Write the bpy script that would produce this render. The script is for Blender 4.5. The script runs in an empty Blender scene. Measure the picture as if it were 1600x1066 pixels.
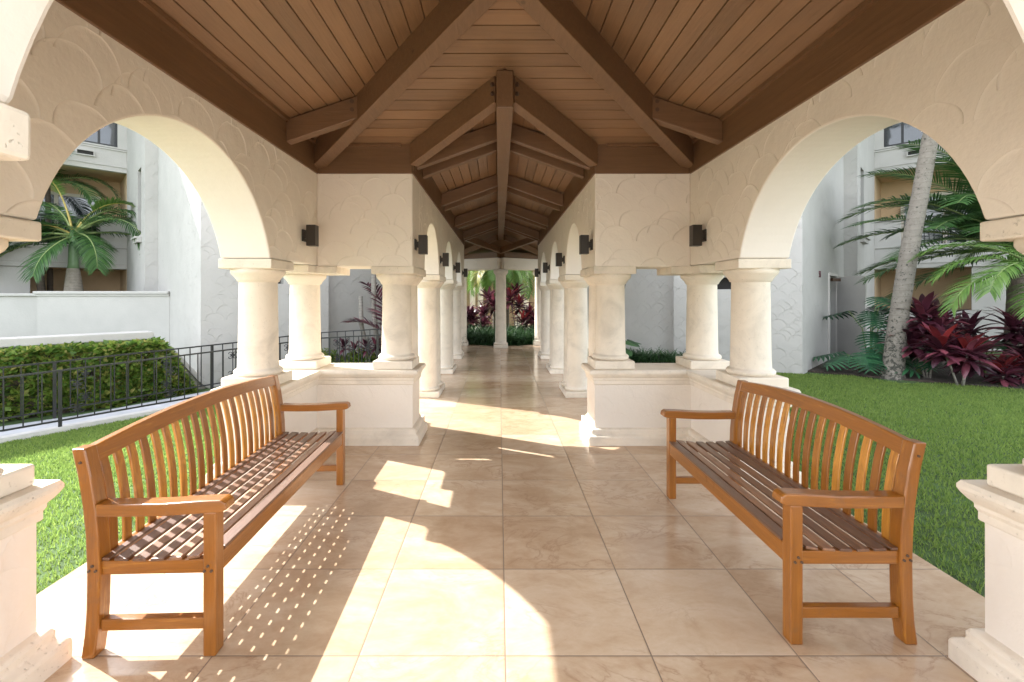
import bpy, math, random
import numpy as np
from mathutils import Vector, Matrix
random.seed(11)
rad = math.radians
sc = bpy.context.scene
COL = sc.collection
V = Vector

# ------------------------------------------------------------------ helpers
class MB:
    """collects faces; build() links them as ONE mesh object"""
    def __init__(s): s.v = []; s.f = []; s.m = []; s.sm = []
    def add(s, vs, fs, mi=0, smooth=False):
        o = len(s.v); s.v += [tuple(p) for p in vs]
        for f in fs: s.f.append([o + i for i in f]); s.m.append(mi); s.sm.append(smooth)
    def box(s, x0, x1, y0, y1, z0, z1, mi=0):
        s.add([(x0,y0,z0),(x1,y0,z0),(x1,y1,z0),(x0,y1,z0),(x0,y0,z1),(x1,y0,z1),(x1,y1,z1),(x0,y1,z1)],
              [(0,3,2,1),(4,5,6,7),(0,1,5,4),(1,2,6,5),(2,3,7,6),(3,0,4,7)], mi)
    def beam(s, p0, p1, w, h, up=(0,0,1), mi=0):
        """prism whose bottom-centre line runs p0-p1; vertical end cuts when up is z"""
        p0, p1, up = V(p0), V(p1), V(up)
        d = (p1 - p0).normalized(); sd = d.cross(up).normalized() * (w/2); u = up * h
        vs = [p0-sd, p0+sd, p0+sd+u, p0-sd+u, p1-sd, p1+sd, p1+sd+u, p1-sd+u]
        s.add(vs, [(0,1,2,3),(7,6,5,4),(0,4,5,1),(1,5,6,2),(2,6,7,3),(3,7,4,0)], mi)
    def extrude(s, poly, fn, a, b, mi=0, mside=None, smooth=False):
        """poly: 2d points; fn(u,v,t)->xyz ; t from a to b"""
        n = len(poly)
        vs = [fn(u,v,a) for u,v in poly] + [fn(u,v,b) for u,v in poly]
        s.add(vs, [tuple(range(n)), tuple(reversed(range(n, 2*n)))], mi)
        o = len(s.v) - 2*n
        for i in range(n):
            j = (i+1) % n
            s.f.append([o+i, o+n+i, o+n+j, o+j])
            s.m.append(mside[i] if mside else mi); s.sm.append(False)
    def lathe(s, prof, c=(0,0,0), n=28, mi=0, cap=True):
        o = len(s.v); cx, cy, cz = c
        for r, z in prof:
            for k in range(n):
                a = 2*math.pi*k/n
                s.v.append((cx+r*math.cos(a), cy+r*math.sin(a), cz+z))
        for i in range(len(prof)-1):
            for k in range(n):
                k2 = (k+1) % n
                s.f.append([o+i*n+k, o+i*n+k2, o+(i+1)*n+k2, o+(i+1)*n+k]); s.m.append(mi); s.sm.append(True)
        if cap:
            s.f.append([o+k for k in reversed(range(n))]); s.m.append(mi); s.sm.append(False)
            t = o+(len(prof)-1)*n
            s.f.append([t+k for k in range(n)]); s.m.append(mi); s.sm.append(False)
    def tube(s, pts, radii, n=8, mi=0):
        pts = [V(p) for p in pts]; o = len(s.v)
        if not hasattr(radii, '__len__'): radii = [radii]*len(pts)
        ref = V((0,0,1))
        t0 = (pts[1]-pts[0]).normalized()
        if abs(t0.dot(ref)) > .9: ref = V((1,0,0))
        nrm = t0.cross(ref).normalized()
        for i, p in enumerate(pts):
            t = (pts[min(i+1,len(pts)-1)] - pts[max(i-1,0)]).normalized()
            nrm = (nrm - t*nrm.dot(t)).normalized(); b = t.cross(nrm)
            for k in range(n):
                a = 2*math.pi*k/n
                s.v.append(tuple(p + (nrm*math.cos(a) + b*math.sin(a))*radii[i]))
        for i in range(len(pts)-1):
            for k in range(n):
                k2 = (k+1) % n
                s.f.append([o+i*n+k, o+i*n+k2, o+(i+1)*n+k2, o+(i+1)*n+k]); s.m.append(mi); s.sm.append(True)
        s.f.append([o+k for k in reversed(range(n))]); s.m.append(mi); s.sm.append(False)
        t = o+(len(pts)-1)*n
        s.f.append([t+k for k in range(n)]); s.m.append(mi); s.sm.append(False)
    def ribbon(s, pts, widths, side, fold=.25, mi=0):
        """leaf strip: 3 verts per row, V-folded"""
        o = len(s.v); n = len(pts); side = V(side).normalized()
        for i, p in enumerate(pts):
            p = V(p); t = (V(pts[min(i+1,n-1)]) - V(pts[max(i-1,0)])).normalized()
            sd = (side - t*side.dot(t)).normalized(); up = sd.cross(t); w = widths[i]/2
            s.v += [tuple(p - sd*w + up*w*fold), tuple(p), tuple(p + sd*w + up*w*fold)]
        for i in range(n-1):
            a = o+3*i
            s.f += [[a,a+1,a+4,a+3],[a+1,a+2,a+5,a+4]]; s.m += [mi,mi]; s.sm += [True,True]
    def mesh(s, name, mats, bevel=0, recalc=False):
        me = bpy.data.meshes.new(name)
        me.from_pydata(s.v, [], s.f)
        for m in (mats if isinstance(mats, (list,tuple)) else [mats]): me.materials.append(m)
        me.polygons.foreach_set('material_index', s.m)
        me.polygons.foreach_set('use_smooth', s.sm)
        if recalc:
            import bmesh
            bm = bmesh.new(); bm.from_mesh(me); bmesh.ops.recalc_face_normals(bm, faces=bm.faces); bm.to_mesh(me); bm.free()
        me.update()
        return me
    def build(s, name, mats, parent=None, bevel=0, recalc=False, seg=2):
        me = s.mesh(name, mats, recalc=recalc)
        return link(name, me, parent, bevel, seg)
def link(name, me, parent=None, bevel=0, seg=2):
    o = bpy.data.objects.new(name, me); COL.objects.link(o)
    if parent: o.parent = parent
    if bevel:
        b = o.modifiers.new('bevel', 'BEVEL'); b.width = bevel; b.segments = seg; b.limit_method = 'ANGLE'; b.angle_limit = rad(35)
        b.harden_normals = False
    return o
def tag(o, label, cat, group=None, kind=None):
    if label: o['label'] = label
    if cat: o['category'] = cat
    if group: o['group'] = group
    if kind: o['kind'] = kind
    return o
def thing(name, label, cat, loc=(0,0,0), rz=0, group=None):
    o = bpy.data.objects.new(name, None); COL.objects.link(o)
    o.location = loc; o.rotation_euler = (0,0,rz); o.empty_display_size = .1
    return tag(o, label, cat, group)
def structure(o, label=None, cat=None):
    o['kind'] = 'structure'
    if label: o['label'] = label
    if cat: o['category'] = cat
    return o
def copy_tree(o, parent=None):
    c = o.copy(); COL.objects.link(c)
    if parent: c.parent = parent
    for ch in list(o.children): copy_tree(ch, c)
    return c

# ------------------------------------------------------------------ materials
class NT:
    def __init__(s, m): s.t = m.node_tree; s.n = s.t.nodes; s.l = s.t.links
    def node(s, typ, **kw):
        x = s.n.new('ShaderNode'+typ)
        for k, v in kw.items(): setattr(x, k, v)
        return x
    def set(s, sock, v):
        if isinstance(v, bpy.types.NodeSocket): s.l.new(v, sock)
        else: sock.default_value = v
    def math(s, op, a, b=None, c=None, clamp=False):
        x = s.node('Math', operation=op); x.use_clamp = clamp; s.set(x.inputs[0], a)
        if b is not None: s.set(x.inputs[1], b)
        if c is not None: s.set(x.inputs[2], c)
        return x.outputs[0]
    def vmath(s, op, a, b=None, sc=None):
        x = s.node('VectorMath', operation=op); s.set(x.inputs[0], a)
        if b is not None: s.set(x.inputs[1], b)
        if sc is not None: s.set(x.inputs['Scale'], sc)
        return x.outputs['Value'] if op in ('LENGTH','DOT_PRODUCT') else x.outputs[0]
    def noise(s, vec, scale, detail=4, rough=.55, dist=0, col=False):
        x = s.node('TexNoise'); s.set(x.inputs['Vector'], vec); x.inputs['Scale'].default_value = scale
        x.inputs['Detail'].default_value = detail; x.inputs['Roughness'].default_value = rough; x.inputs['Distortion'].default_value = dist
        return x.outputs['Color' if col else 'Fac']
    def ramp(s, fac, stops, interp='LINEAR'):
        x = s.node('ValToRGB'); s.set(x.inputs[0], fac); cr = x.color_ramp; cr.interpolation = interp
        while len(cr.elements) < len(stops): cr.elements.new(.5)
        for e, (p, c) in zip(cr.elements, stops):
            e.position = p; e.color = (c, c, c, 1) if isinstance(c, (int, float)) else (*c, 1)
        return x.outputs[0]
    def mix(s, f, a, b, blend='MIX'):
        x = s.node('Mix', data_type='RGBA', blend_type=blend); s.set(x.inputs[0], f)
        for k, v in ((6, a), (7, b)):
            if isinstance(v, (tuple, list)): v = (*v, 1) if len(v) == 3 else v
            s.set(x.inputs[k], v)
        return x.outputs[2]
    def sep(s, v):
        x = s.node('SeparateXYZ'); s.set(x.inputs[0], v); return x.outputs
    def comb(s, x_, y_, z_):
        x = s.node('CombineXYZ'); s.set(x.inputs[0], x_); s.set(x.inputs[1], y_); s.set(x.inputs[2], z_); return x.outputs[0]
    def bump(s, h, dist, strength=1, normal=None):
        x = s.node('Bump'); x.inputs['Strength'].default_value = strength; x.inputs['Distance'].default_value = dist
        s.set(x.inputs['Height'], h)
        if normal is not None: s.l.new(normal, x.inputs['Normal'])
        return x.outputs[0]
def new_mat(name):
    m = bpy.data.materials.new(name); m.use_nodes = True
    t = NT(m); b = t.n['Principled BSDF']
    return m, t, b
def simple(name, col, rough=.6, var=.12, vscale=3, bump=0, bscale=40, metal=0, spec=.5, coat=0):
    m, t, b = new_mat(name)
    tc = t.node('TexCoord').outputs['Object']
    n = t.noise(tc, vscale, 5)
    lo = tuple(c*(1-var) for c in col); hi = tuple(min(1, c*(1+var)) for c in col)
    t.set(b.inputs['Base Color'], t.ramp(n, [(.3, lo), (.7, hi)]))
    b.inputs['Roughness'].default_value = rough; b.inputs['Metallic'].default_value = metal
    b.inputs['Specular IOR Level'].default_value = spec; b.inputs['Coat Weight'].default_value = coat
    if bump:
        t.set(b.inputs['Normal'], t.bump(t.noise(tc, bscale, 4), bump))
    return m
def scallop(name, col, size=.4, depth=.012, rough=.75, grain=.0025, var=.06):
    """trowelled fish-scale stucco: arcs raised on every vertical face"""
    m, t, b = new_mat(name)
    tcn = t.node('TexCoord'); P = tcn.outputs['Object']; Nn = t.sep(tcn.outputs['Normal']); p = t.sep(P)
    u = t.math('SUBTRACT', t.math('MULTIPLY', Nn[0], p[1]), t.math('MULTIPLY', Nn[1], p[0]))
    wob = t.sep(t.noise(P, 1.7/size*.4, 2, .5, 0, True))
    U = t.math('ADD', t.math('DIVIDE', u, size), t.math('MULTIPLY', t.math('SUBTRACT', wob[0], .5), .42))
    W = t.math('ADD', t.math('DIVIDE', p[2], size*.42), t.math('MULTIPLY', t.math('SUBTRACT', wob[1], .5), .5))
    hs = []
    for k in (0, 1):                       # two interleaved rows so the arcs overlap
        row = t.math('FLOOR', t.math('ADD', W, .5*k))
        off = t.math('ADD', t.math('MULTIPLY', t.math('MODULO', row, 2), .5), .25*k)
        cell = t.math('FLOOR', t.math('ADD', U, off))
        wn = t.node('TexWhiteNoise', noise_dimensions='2D'); t.set(wn.inputs['Vector'], t.comb(cell, t.math('ADD', row, 37.3*k), 0))
        fu = t.math('SUBTRACT', t.math('FRACT', t.math('ADD', U, off)), .5)
        fv = t.math('FRACT', t.math('ADD', W, .5*k))
        d = t.math('SQRT', t.math('ADD', t.math('MULTIPLY', fu, fu), t.math('MULTIPLY', t.math('MULTIPLY', fv, fv), .2)))
        R = t.math('ADD', .40, t.math('MULTIPLY', wn.outputs['Value'], .09))
        e = t.math('SUBTRACT', R, d)       # >0 inside the fan
        lip = t.math('MULTIPLY', t.math('GREATER_THAN', e, 0), t.math('POWER', t.math('SUBTRACT', 1, t.math('DIVIDE', e, .16), None, True), 7))
        wc = t.sep(wn.outputs['Color'])
        keep = t.math('MULTIPLY', t.math('GREATER_THAN', wc[1], .72 if k else .1), t.math('ADD', .5, t.math('MULTIPLY', wc[2], .6)))
        fade = t.ramp(t.noise(P, 2.6/size*.4, 2), [(.34, .1), (.52, 1.0)])
        hs.append(t.math('MULTIPLY', t.math('MULTIPLY', lip, keep), fade))
    h = t.math('MAXIMUM', hs[0], hs[1])
    vert = t.math('LESS_THAN', t.math('ABSOLUTE', Nn[2]), .2)
    h = t.math('MULTIPLY', h, vert)
    g = t.math('ADD', t.math('ADD', t.math('MULTIPLY', t.noise(P, 9, 4), 2.2), t.math('MULTIPLY', t.noise(P, 2.6, 3, .5, 1.5), 2)), t.math('MULTIPLY', t.noise(P, 70, 3), .5))
    n1 = t.bump(g, grain)
    n2 = t.bump(h, depth, 1, n1)
    t.set(b.inputs['Normal'], n2)
    n = t.noise(P, 1.3, 6, .6)
    lo = tuple(c*(1-var) for c in col); hi = tuple(min(1, c*(1+var)) for c in col)
    t.set(b.inputs['Base Color'], t.ramp(n, [(.3, lo), (.7, hi)]))
    b.inputs['Roughness'].default_value = rough; b.inputs['Specular IOR Level'].default_value = .3
    return m
def coral(name, col):
    m, t, b = new_mat(name)
    P = t.node('TexCoord').outputs['Object']
    oi = t.node('ObjectInfo').outputs['Random']
    P = t.vmath('ADD', P, t.comb(t.math('MULTIPLY', oi, 31), t.math('MULTIPLY', oi, 17), 0))
    big = t.noise(P, 3.5, 6, .65, .6)
    pits = t.ramp(t.noise(P, 95, 2, .5), [(.30, 0.0), (.40, 1.0)])
    pits2 = t.ramp(t.noise(P, 28, 4, .7), [(.34, 0.0), (.48, 1.0)])
    c = t.ramp(big, [(.25, tuple(x*.80 for x in col)), (.5, col), (.78, tuple(min(1, x*1.1) for x in col))])
    pt = t.math('MAXIMUM', pits, pits2)
    c = t.mix(t.math('MULTIPLY', t.math('SUBTRACT', 1, pt), .4), c, tuple(x*.5 for x in col))
    t.set(b.inputs['Base Color'], c)
    h = t.math('ADD', pt, t.math('MULTIPLY', t.noise(P, 20, 5), .8))
    t.set(b.inputs['Normal'], t.bump(h, .003))
    b.inputs['Roughness'].default_value = .8; b.inputs['Specular IOR Level'].default_value = .25
    return m
def painted_wood(name, col, axis, rough=.36, var=.27):
    """brown painted timber; grain runs along axis (0,1,2)"""
    m, t, b = new_mat(name)
    P = t.node('TexCoord').outputs['Object']
    s = [14, 14, 14]; s[axis] = .9
    mp = t.vmath('MULTIPLY', P, tuple(s))
    g = t.noise(mp, 3, 6, .6, .4)
    isl = t.node('NewGeometry').outputs['Random Per Island']
    big = t.noise(P, 2.2, 5, .6)
    f = t.math('ADD', t.math('ADD', t.math('MULTIPLY', g, .45), t.math('MULTIPLY', big, .3)), t.math('MULTIPLY', isl, .32))
    c = t.ramp(f, [(.3, tuple(x*(1-var) for x in col)), (.82, tuple(x*(1+var) for x in col))])
    # a few knots and scuffs
    vor = t.node('TexVoronoi'); t.set(vor.inputs['Vector'], P); vor.inputs['Scale'].default_value = 3.1
    kn = t.ramp(vor.outputs['Distance'], [(.035, 1.0), (.06, 0.0)])
    c = t.mix(t.math('MULTIPLY', kn, .6), c, tuple(x*.35 for x in col))
    t.set(b.inputs['Base Color'], c)
    t.set(b.inputs['Roughness'], t.math('ADD', rough-.08, t.math('MULTIPLY', big, .2)))
    t.set(b.inputs['Normal'], t.bump(t.math('ADD', g, t.math('MULTIPLY', big, 1.5)), .003))
    return m
def teak(name, lo, hi, axis, rough=.28, coat=.35):
    m, t, b = new_mat(name)
    P = t.node('TexCoord').outputs['Object']
    isl = t.node('NewGeometry').outputs['Random Per Island']
    off = t.comb(t.math('MULTIPLY', isl, 13), t.math('MULTIPLY', isl, 29), t.math('MULTIPLY', isl, 7))
    s = [22, 22, 22]; s[axis] = 1.6
    mp = t.vmath('MULTIPLY', t.vmath('ADD', P, off), tuple(s))
    g = t.noise(mp, 1.5, 7, .62, 1.2)
    f2 = t.noise(mp, 7, 3, .6)
    f = t.math('ADD', t.math('ADD', t.math('MULTIPLY', g, .7), t.math('MULTIPLY', f2, .2)), t.math('MULTIPLY', t.math('SUBTRACT', isl, .5), .42))
    c = t.ramp(f, [(.2, tuple(x*.75 for x in lo)), (.42, lo), (.74, hi), (.95, tuple(min(1, x*1.22) for x in hi))])
    wear = t.ramp(t.noise(P, 9, 6, .7), [(.57, 0.0), (.72, 1.0)])
    c = t.mix(t.math('MULTIPLY', wear, .45), c, (.16, .085, .04))
    t.set(b.inputs['Base Color'], c)
    t.set(b.inputs['Roughness'], t.math('ADD', rough, t.math('MULTIPLY', wear, .3)))
    b.inputs['Coat Weight'].default_value = coat; b.inputs['Coat Roughness'].default_value = .18 if coat < .9 else .42
    t.set(b.inputs['Normal'], t.bump(f2, .0012))
    return m
def travertine(name):
    m, t, b = new_mat(name)
    P = t.node('TexCoord').outputs['Object']; p = t.sep(P)
    tx = t.math('DIVIDE', t.math('ADD', p[0], .02), .6); ty = t.math('DIVIDE', t.math('SUBTRACT', p[1], 1.884), .597)
    cell = t.comb(t.math('FLOOR', tx), t.math('FLOOR', ty), 0)
    wn = t.node('TexWhiteNoise', noise_dimensions='2D'); t.set(wn.inputs['Vector'], cell); wc = t.sep(wn.outputs['Color'])
    Q = t.vmath('ADD', P, t.vmath('SCALE', wn.outputs['Color'], None, 19.0))
    Q = t.vmath('MULTIPLY', Q, (1.0, 1.7, 1.0))
    cloud = t.noise(Q, 2.2, 9, .66, .7)
    fine = t.noise(Q, 11, 6, .7, .8)
    vein = t.math('ABSOLUTE', t.math('SUBTRACT', t.noise(Q, 1.7, 6, .6, 2.2), .5))
    vm = t.ramp(vein, [(0, 1.0), (.014, .35), (.05, 0.0)])
    f = t.math('ADD', t.math('ADD', t.math('MULTIPLY', cloud, .75), t.math('MULTIPLY', fine, .25)), t.math('MULTIPLY', t.math('SUBTRACT', wc[0], .5), .2))
    c = t.ramp(f, [(.26, (.40,.26,.155)), (.41, (.495,.345,.222)), (.58, (.59,.445,.31)), (.80, (.69,.565,.435))])
    vmm = t.math('MULTIPLY', vm, t.ramp(t.noise(Q, 1.1, 3), [(.45, 0.0), (.62, .6)]))
    c = t.mix(vmm, c, (.34,.20,.115))
    gx = t.math('ABSOLUTE', t.math('SUBTRACT', t.math('FRACT', tx), .5)); gy = t.math('ABSOLUTE', t.math('SUBTRACT', t.math('FRACT', ty), .5))
    edge = t.math('MAXIMUM', gx, gy)
    gr = t.math('GREATER_THAN', edge, .4955)
    c = t.mix(t.math('MULTIPLY', gr, .85), c, (.15,.105,.075))
    t.set(b.inputs['Base Color'], c)
    smudge = t.noise(P, 2.3, 6, .65, .5)
    r = t.ramp(smudge, [(.3, .10), (.7, .25)])
    t.set(b.inputs['Roughness'], t.math('ADD', r, t.math('MULTIPLY', gr, .4)))
    b.inputs['Specular IOR Level'].default_value = .55
    soft = t.ramp(edge, [(.485, 1.0), (.5, 0.0)])
    t.set(b.inputs['Normal'], t.bump(t.math('ADD', soft, t.math('MULTIPLY', fine, .12)), .0012))
    return m
def leafmat(name, lo, hi, rough=.4, trans=.25, spec=.4, third=None):
    m, t, b = new_mat(name)
    isl = t.node('NewGeometry').outputs['Random Per Island']
    P = t.node('TexCoord').outputs['Object']
    f = t.math('ADD', t.math('MULTIPLY', isl, .75), t.math('MULTIPLY', t.noise(P, 2.3 if 'grass' in name else 8, 4), .25))
    stops = [(.1, lo), (.8, hi)]
    if third: stops = [(.1, lo), (.62, hi), (.92, third)]
    c = t.ramp(f, stops)
    t.set(b.inputs['Base Color'], c); b.inputs['Roughness'].default_value = rough; b.inputs['Specular IOR Level'].default_value = spec
    tr = t.node('BsdfTranslucent'); t.set(tr.inputs['Color'], c)
    mx = t.node('MixShader'); mx.inputs[0].default_value = trans
    t.l.new(b.outputs[0], mx.inputs[1]); t.l.new(tr.outputs[0], mx.inputs[2])
    t.l.new(mx.outputs[0], t.n['Material Output'].inputs['Surface'])
    return m
def bark(name, lo, hi, ring=9, patches=None):
    m, t, b = new_mat(name)
    P = t.node('TexCoord').outputs['Object']; p = t.sep(P)
    w = t.math('ADD', t.math('MULTIPLY', p[2], ring), t.math('MULTIPLY', t.noise(P, 5, 4), .9))
    st = t.ramp(t.math('FRACT', w), [(0, 0.0), (.12, 1.0), (.9, .8), (1, 0.0)])
    n = t.noise(P, 14, 6, .7)
    f = t.math('ADD', t.math('MULTIPLY', st, .2), t.math('MULTIPLY', n, .8))
    c = t.ramp(f, [(.2, lo), (.8, hi)])
    if patches:
        low = t.math('SUBTRACT', 1.0, t.math('DIVIDE', p[2], patches), None, True)
        bl = t.ramp(t.math('ADD', t.noise(P, 17, 6, .75), t.math('MULTIPLY', low, .12)), [(.57, 0.0), (.63, 1.0)])
        c = t.mix(t.math('MULTIPLY', bl, .85), c, (.025,.026,.02))
    t.set(b.inputs['Base Color'], c); b.inputs['Roughness'].default_value = .85
    t.set(b.inputs['Normal'], t.bump(f, .012))
    return m

M = {}
M['cream'] = scallop('cream_scallop_stucco', (.825,.745,.645), .37, .0105, var=.045)
M['cream_soft'] = scallop('cream_soft_stucco', (.80,.73,.645), .37, .0028, var=.045)
M['cream_smooth'] = simple('cream_smooth_stucco', (.83,.775,.71), .75, .04, 2, .002, 25, spec=.3)
M['coral'] = coral('coral_stone', (.77,.69,.58))
M['white'] = scallop('white_scallop_stucco', (.48,.465,.44), .34, .0065)
M['white_s'] = simple('white_smooth_stucco', (.46,.445,.42), .8, .06, 1.5, .003, 22, spec=.3)
M['tan'] = simple('tan_balcony_paint', (.55,.40,.25), .8, .08, 2)
wood = (.175,.092,.048)
M['board_x'] = painted_wood('ceiling_board_paint_x', (.25,.138,.07), 0)
M['board_y'] = painted_wood('ceiling_board_paint_y', (.25,.138,.07), 1)
M['beam'] = painted_wood('beam_paint', (.19,.10,.048), 1)
M['beamx'] = painted_wood('beam_paint_x', (.19,.10,.048), 0)
M['rooftile'] = simple('terracotta_roof', (.42,.19,.10), .85, .2, 4)
M['teak_x'] = teak('teak_lengthwise', (.31,.108,.013), (.66,.295,.042), 0)
M['teak_y'] = teak('teak_crosswise', (.31,.108,.013), (.66,.295,.042), 1)
M['teak_z'] = teak('teak_upright', (.31,.108,.013), (.66,.295,.042), 2)
M['teak_seat'] = teak('teak_seat_worn', (.13,.05,.02), (.35,.16,.068), 0, .5, 1.0)
M['bolt'] = simple('dark_plug', (.09,.05,.03), .5)
M['floor'] = travertine('travertine_tiles')
M['kerb'] = simple('pale_concrete', (.50,.49,.47), .85, .12, 5, .003, 60)
M['bounce'] = simple('pale_bounce_paving', (.66,.62,.56), .8, .08, 3, .003, 60)  # for the added light-bouncing slab behind the camera
M['path'] = simple('walkway_concrete', (.44,.45,.48), .85, .12, 3, .003, 60)
M['black'] = simple('black_metal_paint', (.014,.015,.016), .4, .2, 6)
M['bronze'] = simple('dark_bronze_metal', (.032,.025,.02), .4, .15, 6)
M['dark'] = simple('painted_dark_void', (.02,.018,.016), .8)  # near-black colour painting the shade inside openings
M['door'] = simple('grey_door_paint', (.60,.575,.54), .6, .06, 2)
M['frame'] = simple('white_window_frame', (.62,.58,.50), .5, .05, 2)
M['soil'] = simple('dark_mulch', (.06,.045,.035), .95, .5, 18, .02, 30)
M['lawn'] = simple('lawn_soil', (.055,.10,.025), .95, .4, 7, .01, 40)
M['grass'] = leafmat('grass_blades', (.125,.215,.05), (.28,.38,.095), .5, .55, .3)
M['hedge'] = leafmat('hedge_leaves', (.06,.145,.026), (.23,.34,.06), .3, .5, .5, (.45,.38,.13))
M['liriope'] = leafmat('border_grass_leaves', (.02,.055,.02), (.06,.13,.045), .4, .2)
M['cordy'] = leafmat('burgundy_leaves', (.028,.012,.018), (.115,.03,.05), .28, .2, .55, (.28,.075,.10))
M['cordyred'] = leafmat('red_leaves', (.09,.016,.024), (.34,.045,.045), .3, .3, .5)
M['monst'] = leafmat('monstera_leaves', (.012,.05,.024), (.035,.12,.05), .3, .15, .5)
M['palm'] = leafmat('palm_leaflets', (.028,.085,.026), (.085,.185,.05), .35, .28, .5)
M['palmlight'] = leafmat('palm_leaflets_light', (.07,.16,.03), (.16,.28,.06), .35, .3, .5)
M['palmgold'] = leafmat('palm_leaflets_gold', (.10,.17,.035), (.30,.30,.05), .4, .35, .4, (.55,.42,.07))
M['stem'] = simple('green_palm_stem', (.20,.26,.09), .5, .2, 6)
M['ystem'] = simple('yellow_palm_stem', (.42,.33,.09), .5, .2, 6)
M['shaft'] = simple('green_crownshaft', (.19,.30,.15), .45, .15, 4)
M['bark'] = bark('grey_palm_bark', (.115,.10,.083), (.245,.22,.185), 9, 1.5)
M['bark2'] = bark('ringed_palm_bark', (.17,.145,.12), (.42,.37,.31), 12)
M['bark3'] = bark('brown_bark', (.05,.038,.028), (.14,.11,.085), 10)
M['cane'] = bark('ringed_cane', (.10,.09,.075), (.34,.31,.27), 16)
M['sign'] = simple('maroon_letters', (.11,.015,.025), .5)
def glassmat():
    m, t, b = new_mat('dark_window_glass')
    b.inputs['Base Color'].default_value = (.02,.025,.03,1); b.inputs['Roughness'].default_value = .04
    b.inputs['Specular IOR Level'].default_value = .9
    P = t.node('TexCoord').outputs['Object']
    t.set(b.inputs['Normal'], t.bump(t.noise(P, 1.5, 2), .004))
    return m
M['glass'] = glassmat()

# ------------------------------------------------------------------ plan (x right, y away from the camera, z up)
W = 1.863; WT = .40; YB = 4.58; YC = 2.73; YF = .716
CW = .909                       # half width of the walkway
ZI0, ZI1 = 1.69, 1.772          # impost
ZBEAM, ZEAVE = 2.685, 2.97
SL = 1/3
ZW = 2.82                       # top of stucco walls (beam and roof cover them)
C = Vector((-.045, 0, 1.48))

# ------------------------------------------------------------------ PAVILION
pav = thing('pavilion', 'cream stucco pavilion with side arches and brown boarded ceiling over the two benches', 'pavilion', (0, YC, 0))
def P_(o):          # parent keeping the mesh in world coordinates
    o.parent = pav; o.location = (0, -YC, 0); return o
def arc(c, half, rise, n=40):
    R = (half*half + rise*rise)/(2*rise); z0 = rise - R; a = math.asin(half/R)
    if rise > half: a = math.pi - a
    return [(c + R*math.sin(-a + 2*a*i/n), z0 + R*math.cos(-a + 2*a*i/n)) for i in range(n+1)]
def arch_wall(u0, u1, arches, ztop, zbot=ZI1):
    """outline along u with arch cuts in the lower edge, plus per-edge material (1 = smooth soffit)"""
    pts = [(u0, zbot)]; ms = []
    for (a, b, rise) in arches:
        ap = [(u, zbot + z) for u, z in arc((a+b)/2, (b-a)/2, rise)]
        pts += ap; ms += [1] + [1]*(len(ap)-1)
    pts.append((u1, zbot)); ms.append(1)
    pts += [(u1, ztop), (u0, ztop)]; ms += [0, 0, 0]
    if abs(arches[0][0]-u0) < 1e-6: pass
    return pts, ms
for s in (-1, 1):
    mb = MB(); pts, ms = arch_wall(.316, 4.98, [(1.81, 3.65, .70)], ZW)
    mb.extrude(pts, lambda u, v, t: (s*t, u, v), W, W+WT, 0, ms)
    P_(mb.build('arch_wall', [M['cream'], M['cream_smooth']], recalc=True, bevel=.012))
    mb = MB(); mb.box(min(s*CW, s*W), max(s*CW, s*W), YB, 4.98, ZI1-.012, ZW)
    mb.f  # lintel wall between corner and walkway
    P_(mb.build('lintel_wall', [M['cream']], bevel=.012))
mb = MB(); pts, ms = arch_wall(-W, W, [(-.80, .80, .60)], 2.74)
mb.extrude(pts, lambda u, v, t: (u, t, v), .316, YF, 0, ms)
P_(mb.build('front_arch_wall', [M['cream'], M['cream_smooth']], recalc=True, bevel=.012))

# low pedestal walls with moulded cap and base, swept round their outlines
BASEP = [(0,.158),(.035,.150),(.045,.135),(.045,.105),(.08,.085),(.085,.07),(.085,0)]
CAPP = [(0,.585),(.022,.592),(.022,.625),(.034,.640),(.034,.655),(.055,.668),(.078,.690),(.088,.704),(.088,.718),(.074,.735)]
def offset(poly, d):
    n = len(poly); out = []
    for i in range(n):
        p0, p1, p2 = V(poly[i-1]), V(poly[i]), V(poly[(i+1) % n])
        e1 = (p1-p0).normalized(); e2 = (p2-p1).normalized()
        n1 = V((e1.y, -e1.x)); n2 = V((e2.y, -e2.x))
        b = (n1+n2).normalized(); out.append(tuple(p1 + b*(d/b.dot(n1))))
    return out
def sweep(mb, poly, prof, mi=0):
    o = len(mb.v); n = len(poly)
    for d, z in prof: mb.v += [(x, y, z) for x, y in offset(poly, d)]
    for i in range(len(prof)-1):
        for k in range(n):
            k2 = (k+1) % n; mb.f.append([o+i*n+k, o+i*n+k2, o+(i+1)*n+k2, o+(i+1)*n+k]); mb.m.append(mi); mb.sm.append(False)
def cap_face(mb, poly, z, mi=0):
    o = len(mb.v); mb.v += [(x, y, z) for x, y in poly]; mb.f.append(list(range(o, o+len(poly)))); mb.m.append(mi); mb.sm.append(False)
def pedestal(poly):
    body = MB(); sweep(body, poly, [(0,.10),(0,.60)])
    P_(body.build('pedestal_wall', [M['cream_soft']], recalc=True))
    bs = MB(); sweep(bs, poly, [(d*.88, z) for d, z in BASEP[::-1]] + [(-.02,.158)])
    P_(bs.build('pedestal_base', [M['coral']], recalc=True, bevel=.006))
    cp = MB(); sweep(cp, poly, [(-.02,.585)] + [(d*.66, z) for d, z in CAPP]); cap_face(cp, offset(poly, .074*.66), .735)
    P_(cp.build('pedestal_cap', [M['coral']], recalc=True, bevel=.004))
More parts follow.
